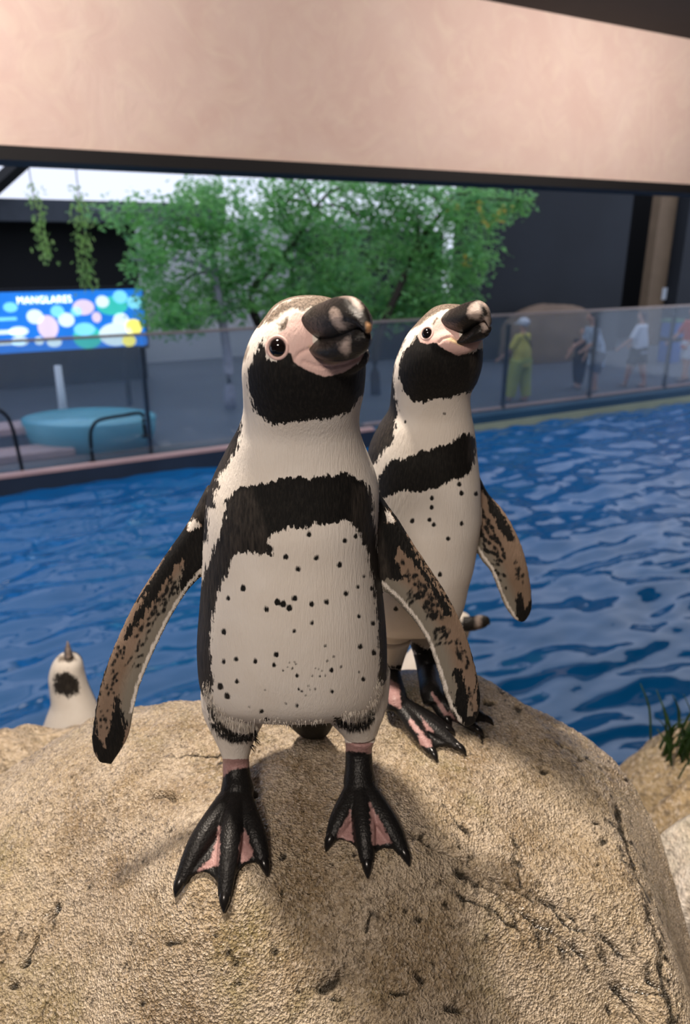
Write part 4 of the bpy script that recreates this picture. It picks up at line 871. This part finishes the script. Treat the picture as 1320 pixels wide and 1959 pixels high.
def disc(name, px_, py_, rpx, mat, ry_=None, k=0.0):
    c = PT(px_, py_, TD-.012-k); f = np.linalg.norm(c-CAM)/FPX; ry_ = ry_ or rpx; V = []
    for dt in (0, .011):
        for a in np.linspace(0, 2*math.pi, 28, endpoint=False):
            q = c+np.array([U[0], U[1], 0])*math.cos(a)*rpx*f*1.12+np.array([0, 0, 1.])*math.sin(a)*ry_*f+np.array([N[0], N[1], 0])*dt; V.append(q)
    F = [tuple(range(28)), tuple(range(55, 27, -1))]+[(i, (i+1) % 28, 28+(i+1) % 28, 28+i) for i in range(28)]
    link(name, mesh_from(name, V, F, False), mat, board)
def bar_(px0, px1, py0, py1, mat, name='caption'):
    wbox(name, SX(px0, py0, TD), SX(px1, py0, TD), TD-.012, TD-.001, PT((px0+px1)/2, py1, TD)[2], PT((px0+px1)/2, py0, TD)[2], mat, board)
for a in [(67, 606, 12, E_WHITE), (110, 596, 10, E_CYAN), (127, 612, 12, E_WHITE), (92, 626, 15, E_PINK, 20), (75, 652, 7, E_WHITE), (104, 655, 11, E_WHITE, 8), (160, 588, 16, E_PINK, 13), (146, 596, 8, E_CYAN), (215, 585, 24, E_TEAL, 16), (196, 577, 10, E_WHITE, 10, .012), (230, 568, 11, E_CYAN, 11, .012),
          (162, 630, 16, E_CYAN, 11, .012), (168, 645, 22, E_TEAL, 20), (185, 607, 7, E_PINK, 9), (222, 640, 26, E_WHITE, 20, .012), (232, 616, 13, E_WHITE, 16), (256, 626, 13, E_YEL, 14, .012), (247, 652, 11, E_YEL, 10, .013), (258, 578, 12, E_CYAN, 12), (272, 652, 9, E_BLUE, 9), (20, 588, 10, E_CYAN, 8), (36, 634, 14, E_WHITE, 8), (38, 653, 13, E_WHITE, 8)]: disc('picture', *a)
bar_(-90, 32, 609, 615, E_CYAN); bar_(-90, 46, 633, 641, E_WHITE); bar_(-90, 46, 654, 662, E_WHITE); bar_(44, 126, 565, 583, E_TEAL2, 'caption_plate')
tc = bpy.data.curves.new('t', 'FONT'); tc.body = 'MANGLARES'; tc.align_x = 'CENTER'; tc.align_y = 'CENTER'; tc.extrude = .012; tc.offset = .0; tc.space_character = 1.12; to = bpy.data.objects.new('t', tc); COL.objects.link(to)
dg = bpy.context.evaluated_depsgraph_get(); tm = bpy.data.meshes.new_from_object(to.evaluated_get(dg)); bpy.data.objects.remove(to)
pc = PT(85, 574, TD); f = np.linalg.norm(pc-CAM)/FPX; tw = max(v.co.x for v in tm.vertices)-min(v.co.x for v in tm.vertices); sc = 78*f*1.12/tw
MT = Matrix.Translation(Vector(W(ST(pc)[0], TD-.02, pc[2])))@Matrix.Rotation(UANG, 4, 'Z')@Matrix.Rotation(math.pi/2, 4, 'X')@Matrix.Diagonal((sc, sc*1.15, 1, 1))
tm.transform(MT); tm.name = 'lettering'; link('lettering', tm, emis('lit_lettering', srgb(250, 252, 255), 2.2), board)['label'] = 'white lettering MANGLARES'

# white upright added for a pale reflection, handrails, round tank by the pool edge
lc = empty('reflection_upright', W(SX(118, 800, 2.1), 2.1, ZF), 'slim white upright standing in for a pale reflection behind the round turquoise tank', 'post')
cp = W(SX(118, 760, 2.1), 2.1, 0); zl1 = PT(105, 700, 2.1)[2]
link('base', mesh_from('base', *tube([(cp[0], cp[1], ZF), (cp[0], cp[1], ZF+.06)], [.12, .11], 16, 1)), M_POST, lc)
link('shaft', mesh_from('shaft', *tube([(cp[0], cp[1], ZF+.05), (cp[0], cp[1], zl1)], [.07, .055], 16, 2)), plain('reflection_white', srgb(232, 234, 240), .35, .05), lc)
def rail(label, pts):
    root = empty('handrail', W(ST(PT(*pts[-1], -.2))[0], -.2, ZF), label, 'handrail', None); P_ = [PT(x, y, -.12) for x, y in pts]
    link('tube', mesh_from('tube', *tube(P_, [.024]*len(P_), 10, 5)), M_POST, root)
    for q in ((P_[0], P_[-1]) if len(pts) > 4 else (P_[-1],)):
        link('flange', mesh_from('flange', *tube([q+(0, 0, .0), q+(0, 0, .03)], [.06, .055], 12, 1)), M_POST, root)
rail('dark bent steel handrail beside the round turquoise tank', [(279, 836), (275, 812), (270, 791), (235, 795), (200, 801), (183, 808), (174, 825), (174, 850), (178, 884)])
rail('dark steel handrail post at the sign end of the pool', [(-30, 780), (-8, 782), (12, 795), (24, 820), (34, 860), (44, 905)])
M_TURQ = plain('turquoise_glazed', srgb(92, 178, 196), .25, .2, 2); M_TURQW = plain('turquoise_water', srgb(150, 216, 230), .08, .2, 2)
tq = PT(178, 858, 1.0); tank = empty('round_tank', (tq[0], tq[1], ZF), 'round turquoise tank behind the bent handrail', 'tank'); R_ = 1.0; h1 = ZF+.42
a_ = np.linspace(0, 2*math.pi, 48, endpoint=False); circ = lambda r_, z_: np.stack([tq[0]+r_*np.cos(a_), tq[1]+r_*np.sin(a_)*.7, np.full(48, z_)], 1)
link('wall', mesh_from('wall', *loft([circ(R_*.9, ZF), circ(R_*.97, ZF+.2), circ(R_, h1), circ(R_*.95, h1+.01), circ(R_*.92, h1-.06)])), M_TURQ, tank)
link('water', mesh_from('water', *loft([circ(R_*.94, h1-.05), circ(R_*.94, h1-.02)])), M_TURQW, tank)
for q, z_, l in ((PT(30, 842, 1.2), ZF+.35, 'pale pinkish bench slab behind the glass, higher of two'), (PT(40, 885, .5), ZF+.12, 'pale pinkish step slab behind the glass, lower of two')):
    o = link('slab', mesh_from('slab', *box((q[0]-.3, q[1], z_-.06), 2.0, .5, .12, UANG), smooth=False), M_PINK); m_ = o.modifiers.new('b', 'BEVEL'); m_.width = .02; tag(o, l, 'slab')
    # supports reach the walkway
    s2 = link('support', mesh_from('support', *box((q[0]-.3, q[1], (z_-.12+ZF)/2), 1.8, .3, max(.01, z_-.12-ZF), UANG), smooth=False), M_FLOOR, o)

# ================================================================== visitors behind the glass
SKIN = plain('skin', srgb(196, 148, 126), .55, .08, 20)
def person(label, px_, py_top, t, H, yaw, top, bottom, hair, sleeve=.5, leg=1.0, arms=((.1, .15), (.1, .15)), lean=0.0, cap=None, bag=None, shirt_len=.50, step=.08, fat=1.0):
    # local frame: x right, y forward, z up, unit = body height
    g = PT(px_, 760, t); base = np.array([g[0], g[1], ZF]); base[:2] = (G0+U*ST(PT(px_, py_top+80, t))[0]+N*t)
    ca, sa2 = math.cos(yaw), math.sin(yaw)
    def X(p):
        p = np.asarray(p, float).copy(); p[..., 1] += lean*np.maximum(p[..., 2]-.5, 0)
        p = p*H; q = np.stack([p[..., 0]*ca-p[..., 1]*sa2, p[..., 0]*sa2+p[..., 1]*ca, p[..., 2]], -1); return q+base
    def tb(pts, rad, n=12, m=4, flat=1.0): 
        V, F = tube(pts, rad, n, m, flat, (0, 1, 0.05)); return X(np.array(V)), F
    def bl(c, r): V, F = ball(c, r); return X(np.array(V)), F
    hip = .053*fat; comps = []; legs = []
    for sd, st in ((-1, step), (1, -step)):
        L = [(sd*hip, 0, .50), (sd*hip*1.05, st*.5+.01, .28), (sd*hip*1.05, st-.0, .045)]
        legs.append(L); comps.append(tb(L, [.052*fat, .036*fat, .023])); comps.append(tb([(sd*hip, st-.02, .03), (sd*hip, st+.03, .028), (sd*hip*1.15, st+.085, .018)], [.026, .026, .016]))
    comps.append(tb([(0, 0, .46), (0, -.005, .56), (0, 0, .64), (0, .005, .74), (0, 0, .81), (0, 0, .835)], [.085*fat, .078*fat, .078*fat, .092, .075, .035], 16, 4, .68))
    comps.append(tb([(0, 0, .80), (0, .006, .86), (0, .012, .90)], [.034, .030, .032])); comps.append(bl((0, .015, .935), (.042, .052, .062))); comps.append(bl((0, .066, .928), (.009, .014, .012)))
    for sd in (-1, 1): comps.append(bl((sd*.043, .01, .932), (.008, .013, .018)))
    sl = []
    for sd, (fw, out) in zip((-1, 1), arms):
        sh = np.array([sd*.098, 0, .805]); el = sh+np.array([sd*out*.5, fw*.5, -.165+abs(fw)*.1]); wr = el+np.array([sd*out*.1, fw*.9+.03, -.135+abs(fw)*.25])
        sl.append((sh, el, wr)); comps.append(tb([sh, (sh+el)/2, el, (el+wr)/2, wr], [.034, .030, .025, .023, .017], 10))
        d = wr-el; d /= np.linalg.norm(d); comps.append(tb([wr, wr+d*.03, wr+d*.055], [.017, .021, .016], 10, 3, .6))
        for k, ln in zip((-1.5, -.5, .5, 1.5), (.034, .042, .040, .030)): comps.append(tb([wr+d*.05+np.array([0, k*.009, 0]), wr+d*(.05+ln*.6)+np.array([0, k*.010, -.003]), wr+d*(.05+ln)+np.array([-sd*.006, k*.010, -.003])], [.0060, .0056, .0045], 6, 2))
        comps.append(tb([wr+d*.015+np.array([0, .014, 0]), wr+d*.035+np.array([0, .030, 0]), wr+d*.055+np.array([0, .034, 0])], [.0068, .0062, .0045], 6, 2))
    root = empty('person', base, label, 'person', None)
    link('body', remeshed('person_body', comps, .010, 2), SKIN, root)
    sc_ = []
    z0 = 1-shirt_len-.06
    sc_.append(tb([(0, 0, z0), (0, -.004, .56), (0, 0, .64), (0, .005, .74), (0, 0, .805), (0, 0, .832)], [.098*fat, .092*fat, .090*fat, .103, .086, .045], 20, 4, .72))
    for sh, el, wr in sl:
        e = sh+(el-sh)*min(1, sleeve*2); sc_.append(tb([sh+(0, 0, .004), (sh+e)/2, e], [.043, .042, .040], 12))
    link('shirt', remeshed('shirt', sc_, .012, 2), top, root)
    pc_ = [tb([(0, 0, .42), (0, -.004, .50), (0, 0, .57)], [.070*fat, .094*fat, .086*fat], 18, 4, .75)]
    for L in legs:
        L = np.array(L); q = [L[0]+(0, 0, .02), L[1]] if leg > .55 else [L[0]+(0, 0, .02)]
        end = L[0]+(L[1]-L[0])*min(1, leg*2) if leg <= .5 else L[1]+(L[2]-L[1])*(leg-.5)*2
        P_ = np.array(q+[end]) if leg > .55 else np.array([q[0], (q[0]+end)/2, end]); pc_.append(tb(P_, [.062*fat, .050*fat, .040*fat if leg > .55 else .052*fat], 14))
    link('trousers' if leg > .6 else 'shorts', remeshed('trousers', pc_, .012, 2), bottom, root)
    for L in legs:
        q = np.array(L[2]); link('shoe', mesh_from('shoe', *tb([(q[0], q[1]-.03, .022), (q[0], q[1]+.03, .026), (q[0]*1.12, q[1]+.095, .016)], [.028, .030, .020], 12, 4, .8)), M_SHOE, root)
    if hair is not None:
        hv = [bl((0, -.004, .955), (.048, .054, .052)), bl((0, -.030, .925), (.042, .030, .055))]; link('hair', remeshed('hair', hv, .010, 2), hair, root)
    if cap is not None:
        cv = [bl((0, .004, .960), (.066, .074, .056)), tb([(0, .04, .950), (0, .095, .942), (0, .125, .932)], [.055, .050, .026], 14, 3, .2)]; link('cap', remeshed('cap', cv, .009, 2), cap, root)
    if bag is not None:
        bg = [bl((.13, -.02, .50), (.035, .06, .065))]; link('bag', remeshed('bag', bg, .012, 2), bag, root)
        link('strap', mesh_from('strap', *tb([(.13, -.02, .55), (.06, -.085, .68), (-.07, -.05, .83)], [.008]*3, 8, 4)), bag, root)
    return root
M_SHOE = plain('grey_shoe', srgb(150, 140, 138), .7, .15, 12)
C_YEL = plain('yellow_cotton', srgb(206, 192, 96), .9, .12, 6, .1); C_YG = plain('yellow_green_cotton', srgb(178, 182, 98), .9, .12, 6, .1); C_WHITE = plain('white_cotton', srgb(214, 214, 224), .9, .08, 6)
b = MatB('pale_blue_print'); v = b.coord(); c = b.mix(b.rng(b.noise(v, 14, 3, .6), .5, .62), srgb(190, 202, 222), srgb(128, 132, 142)); b.set('Base Color', c); b.set('Roughness', .9); C_PRINT = b.m
C_GREY = plain('grey_cotton', srgb(92, 98, 112), .9, .15, 6); C_BLACK = plain('black_cotton', srgb(24, 26, 32), .9, .2, 6); C_ORANGE = plain('orange_red_cotton', srgb(196, 76, 48), .9, .15, 6); C_NAVY = plain('navy_cotton', srgb(30, 34, 46), .9, .2, 6)
H_DARK = plain('dark_hair', srgb(30, 26, 26), .5, .3, 30); H_BROWN = plain('brown_hair', srgb(74, 58, 50), .5, .3, 30)
TP = .42; PHt = lambda px_, yt, t: PT(px_, yt, t)[2]-ZF
person('person in yellow top and yellow trousers wearing a white cap', 997, 610, TP, PHt(997, 610, TP), UANG+.3, C_YEL, C_YG, None, cap=C_WHITE, bag=C_BLACK, fat=1.5, leg=.95, step=.06)
person('person in pale printed shirt and grey shorts bending forward', 1142, 598, TP, PHt(1142, 598, TP), UANG+1.3, C_PRINT, C_GREY, H_DARK, lean=.28, arms=((.16, .05), (.16, .05)), leg=.52, shirt_len=.60, fat=1.4)
person('person in dark clothes half hidden beside the one bending forward', 1108, 628, TP+.5, PHt(1108, 628, TP+.5), UANG+1.9, C_NAVY, C_NAVY, H_BROWN, arms=((.10, .08), (.14, .05)), leg=.9, sleeve=.2, fat=1.2)
person('person in white t-shirt and black shorts with brown hair', 1222, 595, TP, PHt(1222, 595, TP), UANG+.35, C_WHITE, C_BLACK, H_BROWN, leg=.42, shirt_len=.48, fat=1.4, step=.10)
person('person in orange red top and white shorts by the blue bin', 1318, 588, TP, PHt(1318, 588, TP), UANG+1.3, C_ORANGE, C_WHITE, H_DARK, leg=.42, fat=1.3)
M_BIN = plain('blue_plastic', srgb(46, 92, 160), .5, .1, 4); M_LIDG = plain('green_lid', srgb(64, 110, 84), .5, .1, 4)
bs = SX(1284, 650, 2.6); bn = empty('recycling_bin', W(bs, 2.6, ZF), 'tall blue bin with dark band and green lid', 'bin'); bz = PT(1284, 616, 2.6)[2]
wbox('lower_body', bs-.2, bs+.2, 2.4, 2.8, ZF, ZF+(bz-ZF)*.52, M_BIN, bn, .02); wbox('band', bs-.18, bs+.18, 2.42, 2.78, ZF+(bz-ZF)*.51, ZF+(bz-ZF)*.64, C_BLACK, bn); wbox('upper_body', bs-.2, bs+.2, 2.4, 2.8, ZF+(bz-ZF)*.63, bz, M_BIN, bn, .02); wbox('lid', bs-.23, bs+.23, 2.38, 2.82, bz-.005, bz+.07, M_LIDG, bn, .02)
# small notice on the pillar and the low brown planting bank by the wall
q = PT(1271, 560, TR+.28); nt_ = wbox('notice', ST(q)[0]-.08, ST(q)[0]+.1, TR+.27, TR+.30, q[2]-.2, q[2]+.14, plain('white_notice', srgb(214, 222, 230), .6, .05)); tag(nt_, 'small white notice fixed on the tan pillar', 'notice')
q0 = PT(1050, 645, TR-.6); blob_rock('brown_boulder', (q0[0], q0[1], ZF+.5), (1.5, .5, .95), 21, plain('brown_stone', srgb(128, 108, 92), .8, .25, 2, .3), 'rounded brown artificial boulder against the dark wall', amp=.08, yaw=UANG, n=48)
# ================================================================== two far penguins on the ledge
def far_penguin(label, rows, billp, polys_b, polys_br, polys_p, feet, Yd, billx, eyep=None, flips=()):
    comps = [loft(body_rings(rows, 5, 48))]; kinds = ['body']
    for fl in flips: comps.append(blade(*fl)); kinds.append('flip')
    zl = feet[0][2]
    feet = [(x_, y_, top_of(ledge, x_, y_)-.004) for x_, y_, _ in feet]; zl = min(f[2] for f in feet)
    for fx, fy, fz in feet:
        comps.append(tube([(fx, fy, fz+.16), (fx, fy, fz+.08), (fx, fy, fz+.02)], [.035, .022, .016], 12)); kinds.append('body')
        for a in (-.5, 0, .5): comps.append(tube([(fx, fy, fz+.018), (fx+.05*math.sin(a), fy-.05*math.cos(a), fz+.014), (fx+.10*math.sin(a), fy-.10*math.cos(a), fz+.008)], [.014, .012, .007], 8)); kinds.append('foot')
        comps.append(tube([(fx-.035, fy-.06, fz+.007), (fx+.035, fy-.06, fz+.007)], [.03, .03], 10, 3, .12)); kinds.append('foot')
    me = remeshed('far_penguin', comps, .005, 3); P = coords(me); Nn = normals(me); px = project(P)
    def many(L):
        r = np.full(len(P), -30.0)
        for q in L: r = np.maximum(r, sdf(px, q))
        return r
    blk = many(polys_b); blk = np.maximum(blk, (Nn[:, 1]-.25)*40); pn = many(polys_p); br = many(polys_br); fo = (P[:, 2] < max(f[2] for f in feet)+.03).astype(float)
    for k, a in (('blk', blk), ('brn', br), ('pnk', pn), ('foot', fo)): attr(me, k, a)
    for k in ('tan', 'gry', 'yel', 'spt', 'web'): attr(me, k, np.full(len(P), -30.0))
    attr(me, 'soft', np.full(len(P), .9))
    root = empty('humboldt_penguin', (P[:, 0].mean(), P[:, 1].mean(), zl), label, 'penguin'); link('body', me, M_PENG, root)
    bm_ = mesh_from('bill', *bill(*billp)); attr(bm_, 'pale', (np.abs(project(coords(bm_))[:, 0]-billx)*-1+4)); attr(bm_, 'tip', np.full(len(bm_.vertices), -9.0)); link('bill', bm_, M_BILL, root)
    if eyep:
        bv = BVHTree.FromPolygons([Vector(p) for p in P], [tuple(p.vertices) for p in me.polygons]); h = bv.ray_cast(Vector(CAM), Vector(ray(*eyep)).normalized())
        if h[0] is not None: link('eye', mesh_from('eye', *ball(np.array(h[0]), .007)), M_EYE, root)
    return root
Y3 = 1.84
zled = -.81
far_penguin('pale penguin behind the mound with bill pointing straight up',
  [(r[0], r[1], r[2], Y3, r[3], 0) for r in [(1250, 120, 138, .01), (1256, 110, 148, .028), (1268, 101, 156, .04), (1290, 95, 160, .046), (1315, 97, 167, .05), (1340, 100, 177, .058), (1365, 92, 188, .07), (1400, 80, 200, .085), (1430, 78, 202, .085), (1448, 95, 190, .07), (1456, 120, 165, .04)]],
  ([(122, 1254, 140, 1256, Y3-.02), (123, 1244, 137, 1246, Y3-.02), (126, 1234, 133, 1235, Y3-.02), (128, 1227, 130, 1227, Y3-.02)], [.014, .011, .007, .002]),
  [[(106, 1288), (130, 1284), (150, 1300), (152, 1325), (130, 1334), (106, 1326), (102, 1305)]], [[(112, 1256), (142, 1254), (146, 1262), (112, 1266)]], [], [(PY(115, 1440, Y3)[0], Y3, zled), (PY(165, 1440, Y3)[0], Y3, zled)], Y3, 130)
Y4 = 1.8
far_penguin('penguin mostly hidden behind the smaller penguin, only bill and chest showing',
  [(r[0], r[1], r[2], Y4, r[3], 0) for r in [(1172, 866, 886, .01), (1178, 852, 898, .028), (1190, 844, 902, .04), (1205, 838, 898, .046), (1225, 818, 890, .052), (1250, 785, 884, .065), (1290, 755, 880, .08), (1340, 748, 876, .09), (1390, 752, 872, .09), (1425, 765, 862, .08), (1445, 790, 840, .05)]],
  ([(888, 1180, 886, 1207, Y4-.03), (905, 1179, 904, 1207, Y4-.04), (920, 1176, 920, 1203, Y4-.05), (933, 1180, 933, 1198, Y4-.055), (937, 1190, 937, 1197, Y4-.055)], [.014, .013, .011, .008, .002]),
  [[(840, 1180), (870, 1172), (885, 1190), (880, 1222), (850, 1225), (836, 1205)]], [], [], [(PY(790, 1440, Y4)[0], Y4, zled), (PY(845, 1440, Y4)[0], Y4, zled)], Y4, 915)
# tuft of water plants on the shore rock
M_TUFT = leaf_material('tuft_green', srgb(44, 62, 34), srgb(74, 92, 48), srgb(96, 120, 84), .5)
tp_ = PY(1322, 1402, 1.92); tp_[2] = top_of(shore, tp_[0], tp_[1])+.02; r = np.random.default_rng(5); bl_ = []
tf = empty('plant_tuft', tp_, 'dark green plant tuft growing on top of the tan shore rock', 'plant')
for k in range(46):
    a = r.random()*6.283; o_ = np.array([r.normal()*.05, r.normal()*.05, -.05]); h_ = r.uniform(.1, .2)
    link('blade', mesh_from('blade', *tube([tp_+o_, tp_+o_+(math.cos(a)*.02, math.sin(a)*.02, h_*.6), tp_+o_+(math.cos(a)*.06, math.sin(a)*.06, h_)], [.008, .007, .002], 5, 3, .3)), M_TUFT, tf)
# ================================================================== loose feather fringes
b = MatB('white_feather'); b.set('Base Color', b.mix(b.noise(b.coord(), 90, 2), (.62, .55, .46, 1), (.84, .79, .72, 1))); b.set('Roughness', .7); M_FWHITE = b.m
M_FBLACK = plain('black_feather', (.012, .011, .010, 1), .6, .3, 90)
def fringe(root, bv, line, n, vec, jit, wid, mat, Yf=None, seed=1, spread=3.0, lift=.15):
    r = np.random.default_rng(seed); L = np.array(line, float); seg = np.linalg.norm(np.diff(L, axis=0), axis=1); cum = np.concatenate([[0], np.cumsum(seg)]); V = []; F = []
    for k in range(n):
        s = r.random()*cum[-1]; i = min(np.searchsorted(cum, s, 'right')-1, len(L)-2); t = (s-cum[i])/seg[i]; p = L[i]*(1-t)+L[i+1]*t+r.normal(size=2)*spread
        hit = bv.ray_cast(Vector(CAM), Vector(ray(*p)).normalized())
        if hit[0] is not None and hit[0].y < 1.1: q = np.array(hit[0]); nn = np.array(hit[1])
        elif Yf: q = PY(p[0], p[1], Yf); nn = np.array([0, -1., 0])
        else: continue
        d = np.array(vec, float)*r.uniform(.55, 1.25)+r.normal(size=2)*jit
        e = PY(p[0]+d[0], p[1]+d[1], q[1]); dv = e-q; ln = np.linalg.norm(dv); e = e+nn*ln*lift; m_ = (q+e)/2+nn*ln*lift*.6
        w = np.cross(dv/ln, nn); w = w/(np.linalg.norm(w)+1e-9)*wid; q = q-nn*.0006; o = len(V)
        V += [q-w, q+w, m_-w*.8, m_+w*.8, e, m_+nn*wid*.5]
        F += [(o, o+1, o+5), (o, o+5, o+2), (o+1, o+3, o+5), (o+2, o+5, o+4), (o+3, o+4, o+5), (o, o+2, o+3), (o, o+3, o+1), (o+2, o+4, o+3)]
    if V:
        ob = link('feather_fringe', mesh_from('feather_fringe', V, F), mat, root); ob['kind'] = 'stuff'
fp_, fb_ = front_peng, front_bv
fringe(fp_, fb_, [(392, 1305), (402, 1342), (425, 1374), (460, 1386), (490, 1390)], 300, (2, 16), 2.2, .00032, M_FWHITE, seed=1, spread=5, lift=.06)
fringe(fp_, fb_, [(400, 1372), (418, 1398), (445, 1412), (480, 1408)], 150, (1, 11), 2, .0005, M_FBLACK, seed=2, spread=2, lift=.06)
fringe(fp_, fb_, [(730, 1300), (724, 1332), (712, 1356), (690, 1368), (660, 1366)], 270, (-1, 15), 2.2, .00032, M_FWHITE, seed=3, spread=5, lift=.06)
fringe(fp_, fb_, [(648, 1380), (672, 1392), (698, 1386), (714, 1370)], 140, (0, 10), 2, .0005, M_FBLACK, seed=4, spread=2, lift=.06)
fringe(fp_, fb_, [(486, 1396), (488, 1415), (480, 1432)], 26, (6, 12), 3, .0006, M_FBLACK, seed=5, spread=2)
fringe(fp_, fb_, [(500, 1378), (560, 1384), (620, 1378)], 110, (0, 8), 2, .0003, M_FWHITE, seed=6, spread=3, lift=.05)
for line, Y_ in (([(386, 1092), (354, 1128), (320, 1183), (286, 1253), (262, 1313), (250, 1362)], .72), ([(731, 1115), (768, 1149), (798, 1184), (822, 1224), (839, 1271), (852, 1311), (864, 1346)], .716)):
    sgn = 1 if line[0][0] < 500 else -1; fringe(fp_, fb_, line, 240, (3.0*sgn, 2.8), .6, .0004, M_FWHITE, Yf=Y_, seed=7+sgn, spread=.8, lift=.02)
fringe(rear_peng, rear_bv, [(910, 1040), (925, 1066), (943, 1089), (957, 1124), (971, 1158)], 150, (-2.6, 2.4), .7, .0005, M_FWHITE, Yf=.968, seed=12, spread=.6, lift=.02)
